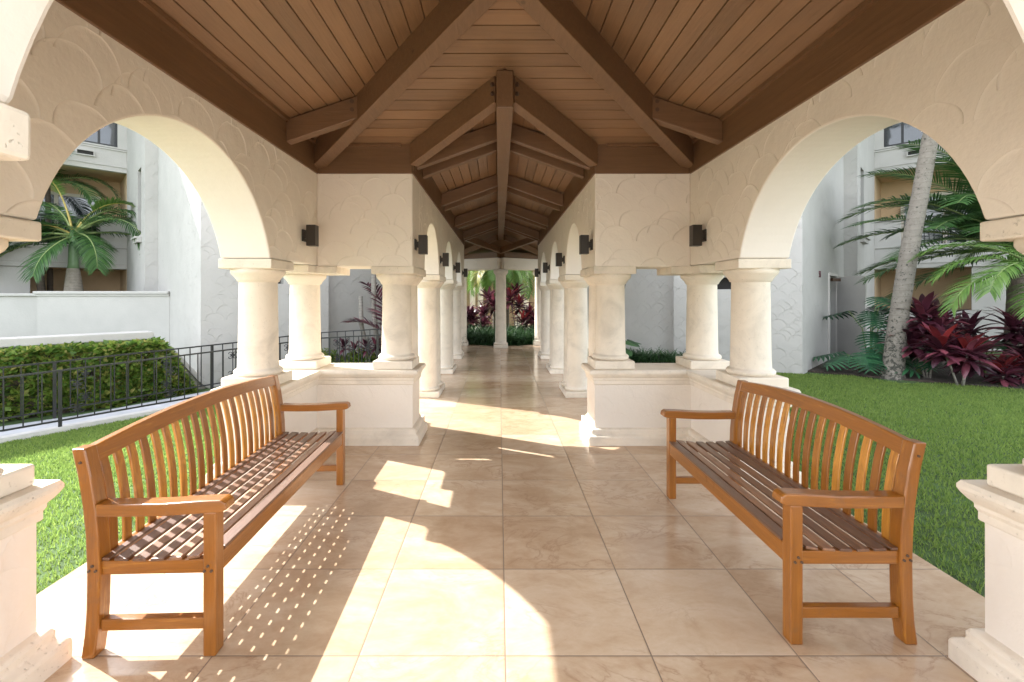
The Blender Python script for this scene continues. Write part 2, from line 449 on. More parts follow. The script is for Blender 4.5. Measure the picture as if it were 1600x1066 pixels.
for s in (1, -1):
    L = [(CW,YB),(W,YB),(W,3.655),(W+WT,3.655),(W+WT,4.98),(CW,4.98)]
    N_ = [(W,.48),(W+WT,.48),(W+WT,1.805),(W,1.805)]
    if s < 0: L = [(-x,y) for x,y in reversed(L)]; N_ = [(-x,y) for x,y in reversed(N_)]
    def ccw(p):
        a = sum(p[i-1][0]*p[i][1]-p[i][0]*p[i-1][1] for i in range(len(p)))
        return p if a > 0 else p[::-1]
    pedestal(ccw(L)); pedestal(ccw(N_))

# columns
def col_meshes(z0):
    sh = MB()
    sh.lathe([(.150,z0+.085),(.176,z0+.088),(.186,z0+.104),(.186,z0+.118),(.174,z0+.132),(.160,z0+.136),(.157,z0+.146),(.154,z0+.20),
              (.150,1.2),(.145,1.575),(.147,1.59),(.153,1.595)], n=40)
    pl = MB(); pl.box(-.2,.2,-.2,.2,z0+.0,z0+.085)
    ca = MB(); ca.lathe([(.147,1.588),(.158,1.592),(.166,1.61),(.182,1.632),(.200,1.65),(.208,1.665),(.208,ZI0+.002)], n=40)
    return sh.mesh('shaft', M['coral']), pl.mesh('plinth', M['coral']), ca.mesh('capital', M['coral'])
hi_m, lo_m = col_meshes(.735), col_meshes(0)
def column(x, y, high, parent, off):
    me = hi_m if high else lo_m
    o = link('column', me[0], parent); o.location = (x, y - off, 0)
    link('plinth', me[1], o, .012, 3); link('capital', me[2], o)
    return o
def impost(x0, x1, y0, y1, parent, off):
    mb = MB(); mb.box(x0, x1, y0, y1, ZI0, ZI1-.004)
    o = mb.build('impost', M['coral'], parent, .008); o.location = (0, -off, 0)
for s in (-1, 1):
    for (x, y, h) in ((s*2.063, 3.855, 1), (s*2.063, 4.78, 1), (s*1.109, 4.78, 1), (s*2.063, 1.605, 1), (s*2.063, .68, 1), (s*1.0, .516, 0)):
        column(x, y, h, pav, YC)
    xs = lambda a, b: (min(s*a, s*b), max(s*a, s*b))
    impost(*xs(W-.012, W+WT+.012), 3.643, 4.045, pav, YC)
    impost(*xs(W-.2, W+WT+.012), 4.568, 4.99, pav, YC)
    impost(*xs(W+.002, W+WT+.012), 4.38, 4.568, pav, YC)
    impost(*xs(W-.012, W+WT+.012), .30, 1.817, pav, YC)
    impost(*xs(.783, 1.22), .304, .728, pav, YC)
    impost(*xs(CW-.012, CW+.412), 4.57, 5.352, pav, YC)

# perimeter beams
for s in (-1, 1):
    mb = MB(); mb.box(min(s*(W-.016), s*(W+.09)), max(s*(W-.016), s*(W+.09)), YF, YB+.0, ZBEAM, ZEAVE+.012)
    P_(mb.build('perimeter_beam', M['beam'], bevel=.005))
    mb = MB(); a, b = sorted((s*CW, s*(W-.017))); mb.box(a, b, YB-.016, YB+.085, ZBEAM+.001, ZEAVE+.010)
    P_(mb.build('perimeter_beam', M['beamx'], bevel=.005))
mb = MB(); mb.box(-W+.017, W-.017, YF-.02, YF+.08, 2.70, 2.935)  # unseen filler added to stop light leaking over the front wall
P_(mb.build('perimeter_beam', M['beamx'], bevel=.005))
# thin trim bead where boards meet the beams
for s in (-1, 1):
    mb = MB(); mb.beam((s*(W-.03), .9, ZEAVE-.022), (s*(W-.03), YB-.02, ZEAVE-.022), .03, .03)
    P_(mb.build('trim_bead', M['beam']))
    mb = MB(); mb.beam((s*(CW+.11), YB-.03, ZEAVE-.022), (s*(W-.05), YB-.03, ZEAVE-.022), .03, .03)
    P_(mb.build('trim_bead', M['beam']))

def zroof(d): return ZEAVE + d*SL
PW, GAP = .124, .0095
def slope_pt(side, d, lat, dz=0):
    """d inwards from the wall face, lat along the wall about the centre"""
    z = zroof(d) + dz
    if side == 'B': return (lat, YB - d, z)
    if side == 'F': return (lat, 2*YC - YB + d, z)
    if side == 'L': return (-W + d, YC + lat, z)
    return (W - d, YC + lat, z)
H = YB - YC
def plank(mb, side, d0, d1, l00, l01, l10, l11, t=.02):
    """trapezoid board between insets d0,d1; lateral spans at each inset"""
    vs = [slope_pt(side,d0,l00),slope_pt(side,d0,l01),slope_pt(side,d1,l11),slope_pt(side,d1,l10)]
    vs += [(x,y,z+t) for x,y,z in vs]
    mb.add(vs, [(0,1,2,3),(7,6,5,4),(0,4,5,1),(1,5,6,2),(2,6,7,3),(3,7,4,0)])
for side in 'BLRF':
    mb = MB(); d = .012; hw = W if side in 'BF' else H
    while d < hw - .02:
        e = min(d + (PW-GAP)/math.sqrt(1+SL*SL), hw-.005)
        def half(q): return (W-q) if side in 'BF' else (H-q)
        if side == 'B' and d < CW:
            for s in (-1, 1):
                a0, a1 = s*max(CW-d+.0, .0), s*half(d); b0, b1 = s*max(CW-e, .0), s*half(e)
                plank(mb, side, d, e, a0, a1, b0, b1)
        else: plank(mb, side, d, e, -half(d), half(d), -half(e), half(e))
        d += PW/math.sqrt(1+SL*SL)
    P_(mb.build('ceiling_boards', M['board_x'] if side in 'BF' else M['board_y'], recalc=True))
# roof deck above the boards (with eaves)
mb = MB(); ov = -.82; t0, t1 = .018, .10
def deck(pts):
    n = len(pts)
    vs = [(x,y,z+t0) for x,y,z in pts] + [(x,y,z+t1) for x,y,z in pts]
    mb.add(vs, [tuple(range(n))], 0); o = len(mb.v)-2*n
    mb.f.append([o+n+i for i in range(n)]); mb.m.append(1); mb.sm.append(False)
    for i in range(n):
        j = (i+1) % n; mb.f.append([o+i, o+n+i, o+n+j, o+j]); mb.m.append(0); mb.sm.append(False)
for side in 'LRF':
    hw = W if side == 'F' else H
    deck([slope_pt(side, ov, -(hw-ov)), slope_pt(side, ov, hw-ov), slope_pt(side, hw, 0)] if side == 'F' else
         [slope_pt(side, ov, -(hw-ov)), slope_pt(side, ov, hw-ov), slope_pt(side, W, 0)])
for s in (-1, 1): deck([slope_pt('B', ov, s*(CW-ov)), slope_pt('B', ov, s*(W-ov)), slope_pt('B', CW, s*(W-CW)), slope_pt('B', CW, 0)])
deck([slope_pt('B', CW, -(W-CW)), slope_pt('B', CW, 0), slope_pt('B', CW, W-CW), slope_pt('B', H, 0)])
P_(mb.build('roof_deck', [M['beam'], M['rooftile']], recalc=False))
# hips, valley rafters, jack rafters
apex = (0, YC, ZEAVE + W*SL)
def bolt_disc(parent, pts, nrm, r=.017):
    for p in pts:
        mb = MB(); q = V(p); n = V(nrm).normalized()
        mb.tube([q - n*.01, q + n*.006], r, 10); b = mb.build('bolt', M['bolt'], parent)
for sx in (-1, 1):
    for sy in (1, -1):
        mb = MB(); y0 = YC + sy*H
        mb.beam((sx*(W-.02), y0 - sy*.02, ZEAVE-.24+.007), (sx*.03, YC + sy*.03, apex[2]-.24-.01), .125, .235)
        P_(mb.build('hip_rafter', M['beam'], bevel=.006))
    mb = MB(); mb.beam((sx*(CW-.02), YB-.03, ZEAVE-.215), (sx*.05, YB-CW+.08, ZEAVE+CW*SL-.235), .10, .215)
    vr = P_(mb.build('valley_rafter', M['beam'], bevel=.006))
    for dy in (.07, .145):
        bolt_disc(vr, [(sx*.10, YB-CW+.10-.066, ZEAVE+CW*SL-.30+dy+.06)], (-sx*.7,-.75,0))
    # jack rafters from wall beam to hip, near the back corners
    yj = 3.93; xh = (yj - YC)
    mb = MB(); mb.beam((sx*(W-.017), yj, ZEAVE-.195), (sx*(xh+.02), yj, zroof(W-xh)-.195-.012), .095, .188)
    jr = P_(mb.build('jack_rafter', M['beamx'], bevel=.006))
    bolt_disc(jr, [(sx*(xh+.09), yj-.047, zroof(W-xh)-.075), (sx*(xh+.09), yj-.047, zroof(W-xh)-.145)], (0,-1,0))

# ------------------------------------------------------------------ COVERED WALKWAY
YE = 11.31
wk = thing('covered_walkway', 'long white-columned walkway with gabled brown rafters leading away from the pavilion', 'walkway', (0, 8, 0))
def K_(o): o.parent = wk; o.location = (0, -8, 0); return o
for s in (-1, 1):
    mb = MB(); pts, ms = arch_wall(4.98, YE, [(5.34,6.59,.625),(7.33,8.58,.625),(9.32,10.57,.625)], ZW)
    mb.extrude(pts, lambda u, v, t: (s*t, u, v), CW, CW+WT, 0, ms)
    K_(mb.build('arcade_wall', [M['cream'], M['cream_smooth']], recalc=True, bevel=.01))
    ys = [5.15, 6.79, 7.13, 8.78, 9.12, 10.77, 11.11]
    for y in ys: column(s*1.109, y, 0, wk, 8)
    for y0, y1 in ((6.58, 7.342), (8.57, 9.332), (10.56, 11.32)):
        impost(*sorted((s*(CW-.012), s*(CW+.412))), y0, y1, wk, 8)
    mb = MB(); a, b = sorted((s*(CW-.014), s*(CW+.09))); mb.box(a, b, YB+.002, YE, ZBEAM, ZEAVE+.012)
    K_(mb.build('wall_beam', M['beam'], bevel=.005))
    # rafters
    for y in (4.74, 5.10, 6.73, 7.10, 8.72, 9.09, 10.71, 11.08):
        mb = MB(); mb.beam((s*(CW-.02), y, ZEAVE-.195), (s*.06, y, ZEAVE+(CW-.06)*SL-.175), .085, .168)
        K_(mb.build('rafter', M['beamx'], bevel=.005))
    # boards along the walkway
    mb = MB(); d = .008
    while d < CW:
        e = min(d + (PW-GAP)/math.sqrt(1+SL*SL), CW-.002)
        vs = []
        for q in (d, e):
            x = s*(CW-q); y0 = YB-CW+(CW-q)+.0 if q > 0 else YB
            vs += [(x, YB - q, zroof(q)), (x, YE, zroof(q))]
        vs = [vs[0], vs[1], vs[3], vs[2]]; vs += [(x,y,z+.02) for x,y,z in vs]
        mb.add(vs, [(0,1,2,3),(7,6,5,4),(0,4,5,1),(1,5,6,2),(2,6,7,3),(3,7,4,0)])
        d += PW/math.sqrt(1+SL*SL)
    K_(mb.build('ceiling_boards', M['board_y'], recalc=True))
    mb = MB(); xo = CW+.82
    pts = [(0, YB-CW, zroof(CW)), (s*CW, YB, ZEAVE), (s*xo, YB+.82, zroof(-.82)), (s*xo, YE+.4, zroof(-.82)), (0, YE+.4, zroof(CW))]
    deck(pts)
    K_(mb.build('roof_deck', [M['beam'], M['rooftile']]))
mb = MB(); mb.beam((0, YB-CW-.02, ZEAVE+CW*SL-.305), (0, 12.7, ZEAVE+CW*SL-.305), .135, .30)
rb = K_(mb.build('ridge_beam', M['beam'], bevel=.007))

# ------------------------------------------------------------------ COURTYARD COLONNADE at the end
cc = thing('courtyard_colonnade', 'far angled colonnade with a lone centre column closing the end of the walkway', 'colonnade', (0, 12.95, 0))
def R_(o): o.parent = cc; o.location = (0, -12.95, 0); return o
tall = MB()
tall.lathe([(.150,.085),(.19,.088),(.20,.11),(.19,.135),(.165,.14),(.158,.16),(.152,.9),(.145,2.02),(.15,2.03),(.17,2.06),(.20,2.10),(.205,2.12),(.205,2.20)], n=32)
tall_m = tall.mesh('shaft', M['coral']); plm = lo_m[1]
ring = [(-4.2, 14.95), (-1.16, 13.62), (0, 12.95), (1.16, 13.62), (4.2, 14.95)]
for (x, y) in ring[1:4]:
    o = link('column', tall_m, cc); o.location = (x, y-12.95, 0); link('plinth', plm, o, .012)
for a, b in zip(ring[:-1], ring[1:]):
    mb = MB(); mb.beam((a[0],a[1],2.2), (b[0],b[1],2.2), .36, .32); R_(mb.build('lintel', M['cream'], bevel=.01))
    mb = MB(); mb.beam((a[0],a[1],2.52), (b[0],b[1],2.52), .40, .16); R_(mb.build('eave_beam', M['beam'], bevel=.01))
mb = MB()
for a, b in zip(ring[:-1], ring[1:]):
    q = [(a[0],a[1]+.6,2.60),(b[0],b[1]+.6,2.60),(b[0],10.6,3.55),(a[0],10.6,3.55)]
    mb.add(q + [(x,y,z+.1) for x,y,z in q], [(0,1,2,3),(7,6,5,4),(0,4,5,1),(1,5,6,2),(2,6,7,3),(3,7,4,0)])
R_(mb.build('ceiling_boards', [M['beam']], recalc=True))
for s in (-1, 1):
    mb = MB(); mb.beam((0, 12.7, 2.62), (s*1.0, YE+.05, 2.86), .09, .16); R_(mb.build('hip_rafter', M['beam'], bevel=.005))
    mb = MB(); mb.beam((s*1.16, 13.4, 2.60), (s*.1, 11.9, 2.90), .08, .14); R_(mb.build('hip_rafter', M['beam'], bevel=.005))

# ------------------------------------------------------------------ WALL LAMPS
def make_lamp(label):
    t = thing('wall_lamp', label, 'wall lamp', group='black box wall lamps')
    mb = MB(); mb.box(0, .016, -.045, .045, -.055, .055); mb.box(.014, .045, -.03, .03, -.03, .03)
    mb.build('bracket', M['bronze'], t, .003)
    mb = MB(); mb.box(.04, .125, -.044, .044, -.097, .097)
    mb.build('lamp_box', M['bronze'], t, .004)
    return t
lamp0 = make_lamp('x'); first = True
ordn = ['nearest', 'second', 'third', 'farthest']
for s, nm in ((-1, 'left'), (1, 'right')):
    spots = [(s*W, 4.27, 2.03, f'dark bronze box wall lamp high on the {nm} arch wall, beside the corner column')]
    for k, y in enumerate((4.72, 6.72, 8.70, 10.70)):
        spots.append((s*CW, y, 1.995, f'{ordn[k]} of the four dark box lamps along the {nm} wall of the walkway'))
    for x, y, z, lab in spots:
        o = lamp0 if first else copy_tree(lamp0); first = False
        o.location = (x, y, z); o.rotation_euler = (0, 0, 0 if s < 0 else math.pi); o['label'] = lab

# ------------------------------------------------------------------ BENCHES
def bench(name, L, nsl, label, loc, rz):
    t = thing(name, label, 'bench', loc, rz, 'varnished slatted garden benches')
    lt = .062; lw = .052
    # front legs
    rear = [(0,.538),(.10,.524),(.2,.518),(.35,.515),(.5,.520),(.62,.532),(.74,.550),(.855,.576)]
    for k, x0 in enumerate((0, L-lt)):
        mb = MB(); mb.box(x0, x0+lt, 0, lw, 0, .590); lg = mb.build('leg', M['teak_z'], t, .006)
        xe = x0 if k == 0 else x0+lt; nx = -1 if k == 0 else 1
        for p in ((xe, .03, .372), (xe, .016, .352), (xe, .044, .352)): bolt_disc(lg, [p], (nx,0,0), .0055)
        mb = MB(); n = len(rear)
        vs = []
        for z, y in rear: vs += [(x0, y-.052, z), (x0+lt, y-.052, z), (x0+lt, y, z), (x0, y, z)]
        fs = [(3,2,1,0), tuple(4*(n-1)+i for i in range(4))]
        for i in range(n-1):
            for q in range(4):
                q2 = (q+1) % 4; fs.append((4*i+q, 4*i+q2, 4*i+4+q2, 4*i+4+q))
        mb.add(vs, fs); lg = mb.build('leg', M['teak_z'], t, .006)
        for p in ((xe, .49, .38), (xe, .476, .36), (xe, .503, .36), (xe, .537, .80)): bolt_disc(lg, [p], (nx,0,0), .0055)
        # arm
        mb = MB(); xa = x0 - .004; xb = x0 + lt + .004
        prof = [(-.045,.600),(-.040,.628),(-.022,.640),(.06,.638),(.2,.630),(.35,.628),(.478,.630)]
        bot = [(.478,.580),(.35,.577),(.2,.578),(.06,.586),(-.02,.590)]
        mb.extrude(prof + bot, lambda u, v, q: (q, u, v), xa, xb)
        mb.build('armrest', M['teak_y'], t, .006, recalc=True)
        # side rail, stretcher
        xm = x0 + lt/2
        mb = MB(); mb.box(xm-.018, xm+.018, lw, .466, .335, .392); mb.build('side_rail', M['teak_y'], t, .004)
        mb = MB(); mb.box(xm-.018, xm+.018, lw, .468, .105, .152); mb.build('stretcher', M['teak_y'], t, .004)
    mb = MB(); mb.box(lt, L-lt, .004, .030, .322, .402); mb.build('front_apron', M['teak_x'], t, .004)
    mb = MB(); mb.box(lt, L-lt, .468, .496, .335, .40); mb.build('rear_rail', M['teak_x'], t, .004)
    # seat slats
    mb = MB(); ns = 7; y = -.004; sw = .0535; gp = .019
    zs = [.419,.411,.405,.402,.402,.405,.408]
    for i in range(ns):
        x0, x1 = (lt+.002, L-lt-.002) if i == 0 else (.008, L-.008)
        if i == ns-1: x0, x1 = .008, L-.008
        a = y + i*(sw+gp); z = zs[i]
        dz = (zs[min(i+1,ns-1)] - zs[max(i-1,0)]) * .28
        if i == 0: sw2 = .06
        elif i == ns-1: sw2 = .03
        else: sw2 = sw
        for_end = [(a, z-dz), (a+sw2, z+dz)]
        vs = [(x0,a,z-dz-.013),(x1,a,z-dz-.013),(x1,a+sw2,z+dz-.013),(x0,a+sw2,z+dz-.013),(x0,a,z-dz),(x1,a,z-dz),(x1,a+sw2,z+dz),(x0,a+sw2,z+dz)]
        mb.add(vs, [(0,3,2,1),(4,5,6,7),(0,1,5,4),(1,2,6,5),(2,3,7,6),(3,0,4,7)])
    mb.build('seat', M['teak_seat'], t, .004)
    # back slats
    def yb(z):
        for (za, ya), (zb, yb_) in zip(rear[:-1], rear[1:]):
            if za <= z <= zb: return ya + (yb_-ya)*(z-za)/(zb-za) - .028
        return .545
    def ztop(x): u = (2*x/L - 1); return .845 + .050*(1-u*u)
    def zlow(x): u = (2*x/L - 1); return .775 + .045*(1-u*u)
    mb = MB(); pitch = (L-2*lt)/(nsl); w = pitch*.58
    for i in range(nsl):
        xc = lt + pitch*(i+.5); rows = 7; vs = []; zt = zlow(xc)+.015
        for r in range(rows):
            z = .395 + (zt-.395)*r/(rows-1); y = yb(z) - .010*math.sin(math.pi*r/(rows-1))*.4
            vs += [(xc-w/2,y-.006,z),(xc+w/2,y-.006,z),(xc+w/2,y+.006,z),(xc-w/2,y+.006,z)]
        fs = [(3,2,1,0), tuple(4*(rows-1)+q for q in range(4))]
        for r in range(rows-1):
            for q in range(4):
                q2 = (q+1) % 4; fs.append((4*r+q, 4*r+q2, 4*r+4+q2, 4*r+4+q))
        mb.add(vs, fs)
    mb.build('backrest', M['teak_z'], t, .003)
    mb = MB(); n = 24; top = []; low = []
    for i in range(n+1):
        x = lt-.002 + (L-2*lt+.004)*i/n; top.append((x, ztop(x))); low.append((x, zlow(x)))
    poly = top + low[::-1]
    mb.extrude(poly, lambda u, v, q: (u, yb(.80) + q + (v-.8)*.2, v), -.018, .018)
    mb.build('top_rail', M['teak_x'], t, .005, recalc=True)
    return t
bench('garden_bench', 1.75, 21, 'longer sunlit varnished wooden bench with slat shadows checkering its seat', (-1.205, 1.88, 0), math.pi/2 + .032)
bench('garden_bench', 1.45, 17, 'shorter shaded varnished wooden bench with a dark seat, backing onto the lawn', (1.187, 3.39, 0), -math.pi/2)

# ------------------------------------------------------------------ GROUND
def zt(x, y):
    d = min(max((-2.4 - x)/4, 0), 1); return -.06 - .33*d
xs = [-600,-120,-40,-20,-14] + [-12 + .5*i for i in range(53)] + [20, 40, 120, 600]
ys = [-600,-120,-40,-16,-8] + [-6 + .5*i for i in range(55)] + [26, 40, 120, 600]
mb = MB()
for y in ys:
    for x in xs: mb.v.append((x, y, zt(x, y)))
nx = len(xs)
for j in range(len(ys)-1):
    for i in range(nx-1): mb.f.append([j*nx+i, j*nx+i+1, (j+1)*nx+i+1, (j+1)*nx+i]); mb.m.append(0); mb.sm.append(True)
structure(mb.build('ground', M['lawn']), 'green lawn ground around the pavilion', 'ground')
# floor slabs
mb = MB(); mb.box(-2.33, 2.33, -.6, 5.08, -.3, 0); mb.box(-1.42, 1.42, 5.08, 12.0, -.3, 0)
mb.add([(-1.42,12.0,-.3),(1.42,12.0,-.3),(5.2,12.9,-.3),(5.2,15.6,-.3),(4.2,15.15,-.3),(0,13.25,-.3),(-4.2,15.15,-.3),(-5.2,15.6,-.3),(-5.2,12.9,-.3)] +
       [(-1.42,12.0,0),(1.42,12.0,0),(5.2,12.9,0),(5.2,15.6,0),(4.2,15.15,0),(0,13.25,0),(-4.2,15.15,0),(-5.2,15.6,0),(-5.2,12.9,0)],
       [tuple(range(9,18))] + [(i, (i+1)%9, 9+(i+1)%9, 9+i) for i in range(9)])
structure(mb.build('floor', M['floor']), 'polished beige travertine tile floor', 'floor')
mb = MB(); mb.box(-9, 9, -13, -.62, -.3, -.012)  # unseen pale slab added to bounce sunlight into the pavilion
structure(mb.build('bounce_court', M['bounce']), 'unseen pale slab added behind the camera to bounce light', 'paving')
# ramp path between the two fences
front = [(-8.4,4.0),(-6.3,5.8),(-4.27,7.56),(-3.3,8.45),(-1.62,8.62)]
rearl = [(-8.9,4.72),(-6.95,6.38),(-5.0,8.6),(-4.0,9.75),(-1.62,9.95)]
def strip(a, b, dz, name, mat, sub=8):
    mb = MB(); rows = []
    for i in range(len(a)-1):
        for k in range(sub + (i == len(a)-2)):
            f = k/sub; p = V(a[i]).lerp(V(a[i+1]), f); q = V(b[i]).lerp(V(b[i+1]), f)
            rows.append(((p.x,p.y,zt(p.x,p.y)+dz),(q.x,q.y,zt(q.x,q.y)+dz)))
    for p, q in rows: mb.v += [p, q, (p[0],p[1],p[2]-.25), (q[0],q[1],q[2]-.25)]
    for i in range(len(rows)-1):
        o = 4*i; mb.f += [[o,o+4,o+5,o+1],[o,o+2,o+6,o+4],[o+1,o+5,o+7,o+3]]; mb.m += [0]*3; mb.sm += [False]*3
    return structure(mb.build(name, mat, recalc=True))
def shift(poly, d):
    out = []
    for i, p in enumerate(poly):
        a = V(poly[max(i-1,0)]); b = V(poly[min(i+1,len(poly)-1)]); t = (b-a).normalized()
        out.append((p[0]+t.y*d, p[1]-t.x*d))
    return out
strip(shift(front, -.10), shift(rearl, .02), .05, 'path', M['path'])['label'] = 'grey concrete path between the two black fences'
strip(shift(front, .10), shift(front, -.10), .07, 'kerb', M['kerb'])['label'] = 'pale concrete kerb under the front fence'

# ------------------------------------------------------------------ FENCES
def fence(name, line, hgt, label, posts, scrolls, second=False):
    t = thing(name, label, 'fence', (line[1][0], line[1][1], zt(*line[1])), group='black metal fences')
    o0 = V((line[1][0], line[1][1], zt(*line[1])))
    P3 = [V((x, y, zt(x, y)+.07)) - o0 for x, y in line]
    up = V((0,0,1))
    rails = [hgt, .07] + ([hgt-.16] if second else [])
    for r in rails:
        mb = MB()
        for a, b in zip(P3[:-1], P3[1:]):
            e = (b-a).normalized()*.012
            mb.beam(a + up*r - e, b + up*r + e, .034 if r == hgt else .026, .022)
        mb.build('rail', M['black'], t)
    # lengths
    segs = [(a, b, (b-a).length) for a, b in zip(P3[:-1], P3[1:])]
    tot = sum(s_[2] for s_ in segs)
    def at(d):
        for a, b, l in segs:
            if d <= l: return a.lerp(b, d/l), (b-a).normalized()
            d -= l
        return segs[-1][1], (segs[-1][1]-segs[-1][0]).normalized()
    mb = MB(); mb.box(-.007,.007,-.007,.007,.07,hgt+.004); pk = mb.mesh('picket', M['black'])
    mb = MB(); mb.box(-.02,.02,-.02,.02,-.05,hgt+.002); ps = mb.mesh('post', M['black'])
    # scroll: four C curls on a picket
    def curl(cz, sy, sx, mb):
        pts = []
        for i in range(19):
            a = -.5*math.pi + i/18*2.6*math.pi*.62; r = .047*(1 - .62*i/18)
            pts.append((sx*(.049 + -r*math.cos(a)*1.0 - .0), 0, cz + sy*(r*math.sin(a) + .047)))
        mb.tube(pts, .0065, 6)
    mb = MB()
    for cz, sy in ((hgt*.74, -1), (hgt*.70, 1), (.23, -1), (.19, 1)):
        for sx in (-1, 1): curl(cz, sy, sx, mb)
        mb.tube([(-.05,0,cz),(.05,0,cz)], .006, 6)
    mb.tube([(0,0,.12),(0,0,hgt*.8)], .0085, 6)
    sm = mb.mesh('scroll', M['black'])
    n = int(tot/.17)
    for i in range(n+1):
        d = i*tot/n; p, e = at(d); ang = math.atan2(e.y, e.x)
        if i % posts == posts//2:
            o = link('post', ps, t); o.location = p; o.rotation_euler = (0,0,ang); continue
        o = link('picket', pk, t); o.location = p; o.rotation_euler = (0,0,ang)
        if i % scrolls == 2: 
            q = link('scroll', sm, o)
    return t
fence('metal_fence', front, .74, 'black metal fence with curled scrolls along the edge of the sunny grass', 13, 6)
fence('metal_fence', rearl, .78, 'black metal fence standing right against the green hedge', 12, 6, False)

# ------------------------------------------------------------------ APARTMENT BUILDINGS (mirror pair)
def wall_faces(mb, p0, p1, z0, z1, ops, depth=.18, mi=0, mback=1):
    """vertical wall p0->p1 with rectangular recesses ops=(u0,u1,z0,z1); outward is right of travel"""
    p0, p1 = V(p0), V(p1); L = (p1-p0).length; e = (p1-p0)/L; n = V((e.y, -e.x))
    def pt(u, z, d=0): q = p0 + e*u - n*d; return (q.x, q.y, z)
    us = sorted({0, L, *[o[0] for o in ops], *[o[1] for o in ops]}); zs = sorted({z0, z1, *[o[2] for o in ops], *[o[3] for o in ops]})
    for i in range(len(us)-1):
        for j in range(len(zs)-1):
            uc = (us[i]+us[i+1])/2; zc = (zs[j]+zs[j+1])/2
            if any(o[0] < uc < o[1] and o[2] < zc < o[3] for o in ops): continue
            mb.add([pt(us[i],zs[j]),pt(us[i+1],zs[j]),pt(us[i+1],zs[j+1]),pt(us[i],zs[j+1])], [(0,1,2,3)], mi)
    for (a, b, c, d) in ops:
        mb.add([pt(a,c),pt(b,c),pt(b,d),pt(a,d),pt(a,c,depth),pt(b,c,depth),pt(b,d,depth),pt(a,d,depth)],
               [(0,4,5,1),(1,5,6,2),(2,6,7,3),(3,7,4,0)], mi)
        mb.add([pt(a,c,depth),pt(b,c,depth),pt(b,d,depth),pt(a,d,depth)], [(0,1,2,3)], mback)  # back panel: dark colour stands for the unlit interior
def frame_box(mb, x0, x1, y, z0, z1, w, d):
    mb.box(x0, x0+w, y-d, y, z0, z1); mb.box(x1-w, x1, y-d, y, z0, z1)
    mb.box(x0+w, x1-w, y-d, y, z1-w, z1); mb.box(x0+w, x1-w, y-d, y, z0, z0+w)
